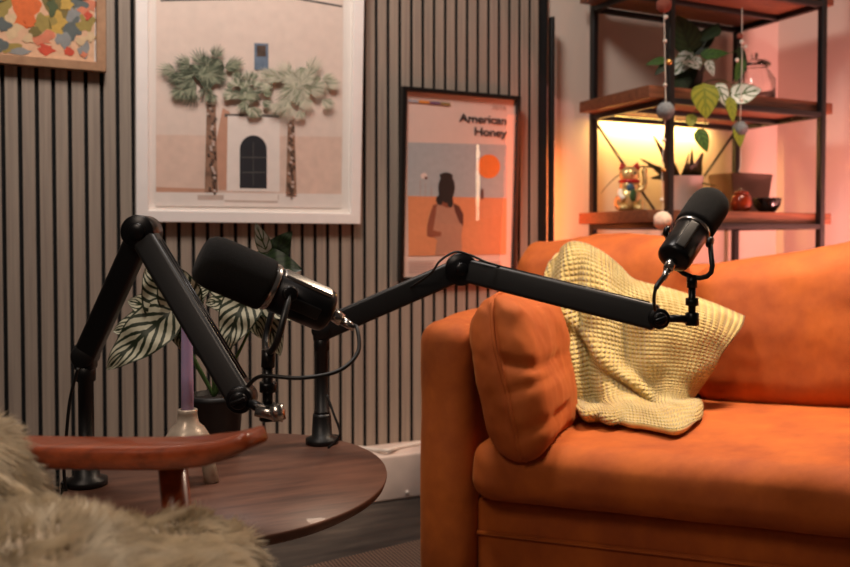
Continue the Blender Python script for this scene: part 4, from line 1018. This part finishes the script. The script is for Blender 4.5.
# strands
rnd = random.Random(11); vs = []; fs = []; cols = []
vis = []
for f in PF:
    c = sum((PV[i] for i in f), Vector()) / len(f); nn = sum((PN[i] for i in f), Vector()).normalized()
    d = (c - C0); z = d.dot(Fh)
    px = CX + FPX * d.dot(Rr) / z; py = 243 - FPX * d.z / z
    if px > -90 and py < 660 and py > 340 and nn.dot(-d.normalized()) > -.45: vis.append((f, c, nn))
print('fur faces', len(vis))
per = 9
for f, c, nn in vis:
    for k in range(per):
        w = [rnd.random() for _ in f]; sm = sum(w); p = sum((PV[i] * (x / sm) for i, x in zip(f, w)), Vector())
        n_ = nn
        g = Vector((noise.noise(p * 9), noise.noise(p * 9 + Vector((7, 1, 3))), noise.noise(p * 9 + Vector((1, 9, 5)))))
        cl = noise.noise(p * 38) * .5 + .5
        comb = (Rr * .55 - Up * .35 - Fh * .3 + g * 1.6); comb = comb - n_ * comb.dot(n_)
        clump = Vector((noise.noise(p * 45), noise.noise(p * 45 + Vector((3, 3, 3))), noise.noise(p * 45 + Vector((6, 2, 9)))))
        d0 = (n_ * .75 + comb * .7 + clump * 1.0 + Vector((rnd.uniform(-1, 1), rnd.uniform(-1, 1), rnd.uniform(-1, 1))) * .12).normalized()
        Ls = rnd.uniform(.014, .024); wd = .00042
        p1 = p + d0 * Ls * .45; d1 = (d0 + comb * .5 - Up * .3 + clump * .4).normalized(); p2 = p1 + d1 * Ls * .55
        s = d0.cross(-(p - C0).normalized()).normalized() * wd
        kk = len(vs); vs += [p - s, p + s, p1 + s * .8, p1 - s * .8, p2]
        fs += [(kk, kk+1, kk+2, kk+3), (kk+3, kk+2, kk+4)]
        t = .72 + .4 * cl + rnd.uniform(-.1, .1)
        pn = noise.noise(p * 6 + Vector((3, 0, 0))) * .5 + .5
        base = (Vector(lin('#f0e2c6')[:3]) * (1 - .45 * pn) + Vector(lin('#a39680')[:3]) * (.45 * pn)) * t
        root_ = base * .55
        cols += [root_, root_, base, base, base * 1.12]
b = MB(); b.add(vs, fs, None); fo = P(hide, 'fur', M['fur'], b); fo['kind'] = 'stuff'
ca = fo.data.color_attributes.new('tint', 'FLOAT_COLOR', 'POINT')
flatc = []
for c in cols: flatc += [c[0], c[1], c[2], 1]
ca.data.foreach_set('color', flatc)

# ------------------------------------------------------------------ tube lamp seen as a reflection in the poster glazing
TDIST = 2.55
def mirrored(px, py):
    pm = PA.pt(px, py, .016); d = (pm - C0).normalized(); n = PA.n
    return pm + (d - n * 2 * d.dot(n)) * TDIST
ta_, tb_ = mirrored(475.4, 146), mirrored(475.4, 256)
print('TUBE', ta_, tb_)
tub = empty('tube_lamp', Vector((tb_.x, tb_.y, 0)), 'slender glowing tube lamp out of frame, mirrored in the poster glass', 'lamp')
P(tub, 'tube', M['tube'], MB().tube([tb_, ta_], .006, 20))
P(tub, 'end_cap', M['steel'], MB().tube([tb_ + (tb_ - ta_).normalized() * .03, tb_], .008, 20))
P(tub, 'end_cap', M['steel'], MB().tube([ta_, ta_ + (ta_ - tb_).normalized() * .03], .008, 20))
P(tub, 'stand', M['steel'], MB().tube([(tb_.x, tb_.y, .02), tb_ + (tb_ - ta_).normalized() * .03], .008, 12))
P(tub, 'base', M['steel'], MB().lathe((tb_.x, tb_.y, 0), Up, [(.09, .013), (.09, .022), (.01, .026)], 24))

# ------------------------------------------------------------------ lights
def area(name, loc, target, size, power, col, size_y=None, spread=None):
    l = bpy.data.lights.new(name, 'AREA'); l.energy = power; l.color = lin(col)[:3]; l.size = size
    if size_y: l.shape = 'RECTANGLE'; l.size_y = size_y
    if spread: l.spread = spread
    o = bpy.data.objects.new(name, l); COL.objects.link(o); o.location = loc
    o.rotation_euler = (Vector(target) - Vector(loc)).to_track_quat('-Z', 'Y').to_euler(); return o
area('key_lamp', S(.85, .55, 2.1), S(.75, .4, .35), .30, 17, '#ffe2c6', spread=1.7)
area('wall_lamp', Vector((.25, 1.3, 2.6)), (.65, WY, 1.4), .5, 38, '#fff2e8')
area('chair_fill', Vector((-.7, .2, 1.9)), (.25, .7, .5), .5, 2.7, '#ffe6d0', spread=1.5)  # unseen fill light added to brighten the sheepskin and chair, no real lamp here
area('pink_lamp', Vector((2.5, 1.55, .45)), (XR, 2.05, 1.15), .2, 14, '#ffa49c', spread=2.2)
area('led_glow', Vector(((Xbl + Xbr) / 2 - .03, Ybk + .014, ZT[1] + .016)), ((Xbl + Xbr) / 2 - .03, Ybk + .0, ZT[2]), .48, 7, '#ffcc78', .01)
l = area('pole_glow', Vector((lx.x + .02, lx.y - .004, .62)), (lx.x + .3, WB, .62), .02, 2.2, '#ff7a3a', .9)
area('pole_glow_left', Vector((lx.x - .1, lx.y - .12, .8)), (lx.x - .3, WB, .8), .04, .7, '#ff6a3a', .8)
w = bpy.data.worlds.new('world'); SC.world = w; w.use_nodes = True; bg = w.node_tree.nodes['Background']; bg.inputs[0].default_value = lin('#c9b3a6'); bg.inputs[1].default_value = .06

# ------------------------------------------------------------------ camera
cam = bpy.data.cameras.new('camera'); co = bpy.data.objects.new('camera', cam); COL.objects.link(co)
cam.sensor_width = 36; cam.sensor_fit = 'HORIZONTAL'; cam.lens = 36 * FPX / 850; cam.clip_start = .02
cam.shift_y = -(283.5 - CY) / 850
co.location = C0
co.rotation_euler = Matrix((Rr, Ud, -Fd)).transposed().to_euler()
cam.dof.use_dof = True; cam.dof.focus_distance = 1.22; cam.dof.aperture_fstop = 5.2
SC.camera = co
for o in SC.objects:
    if '_o' in o: del o['_o']
vs_ = SC.view_settings; vs_.view_transform = 'Standard'; vs_.look = 'None'; vs_.exposure = 0; vs_.gamma = 1; vs_.use_curve_mapping = False
SC.cycles.use_denoising = True
SC.cycles.max_bounces = 8; SC.cycles.transparent_max_bounces = 16
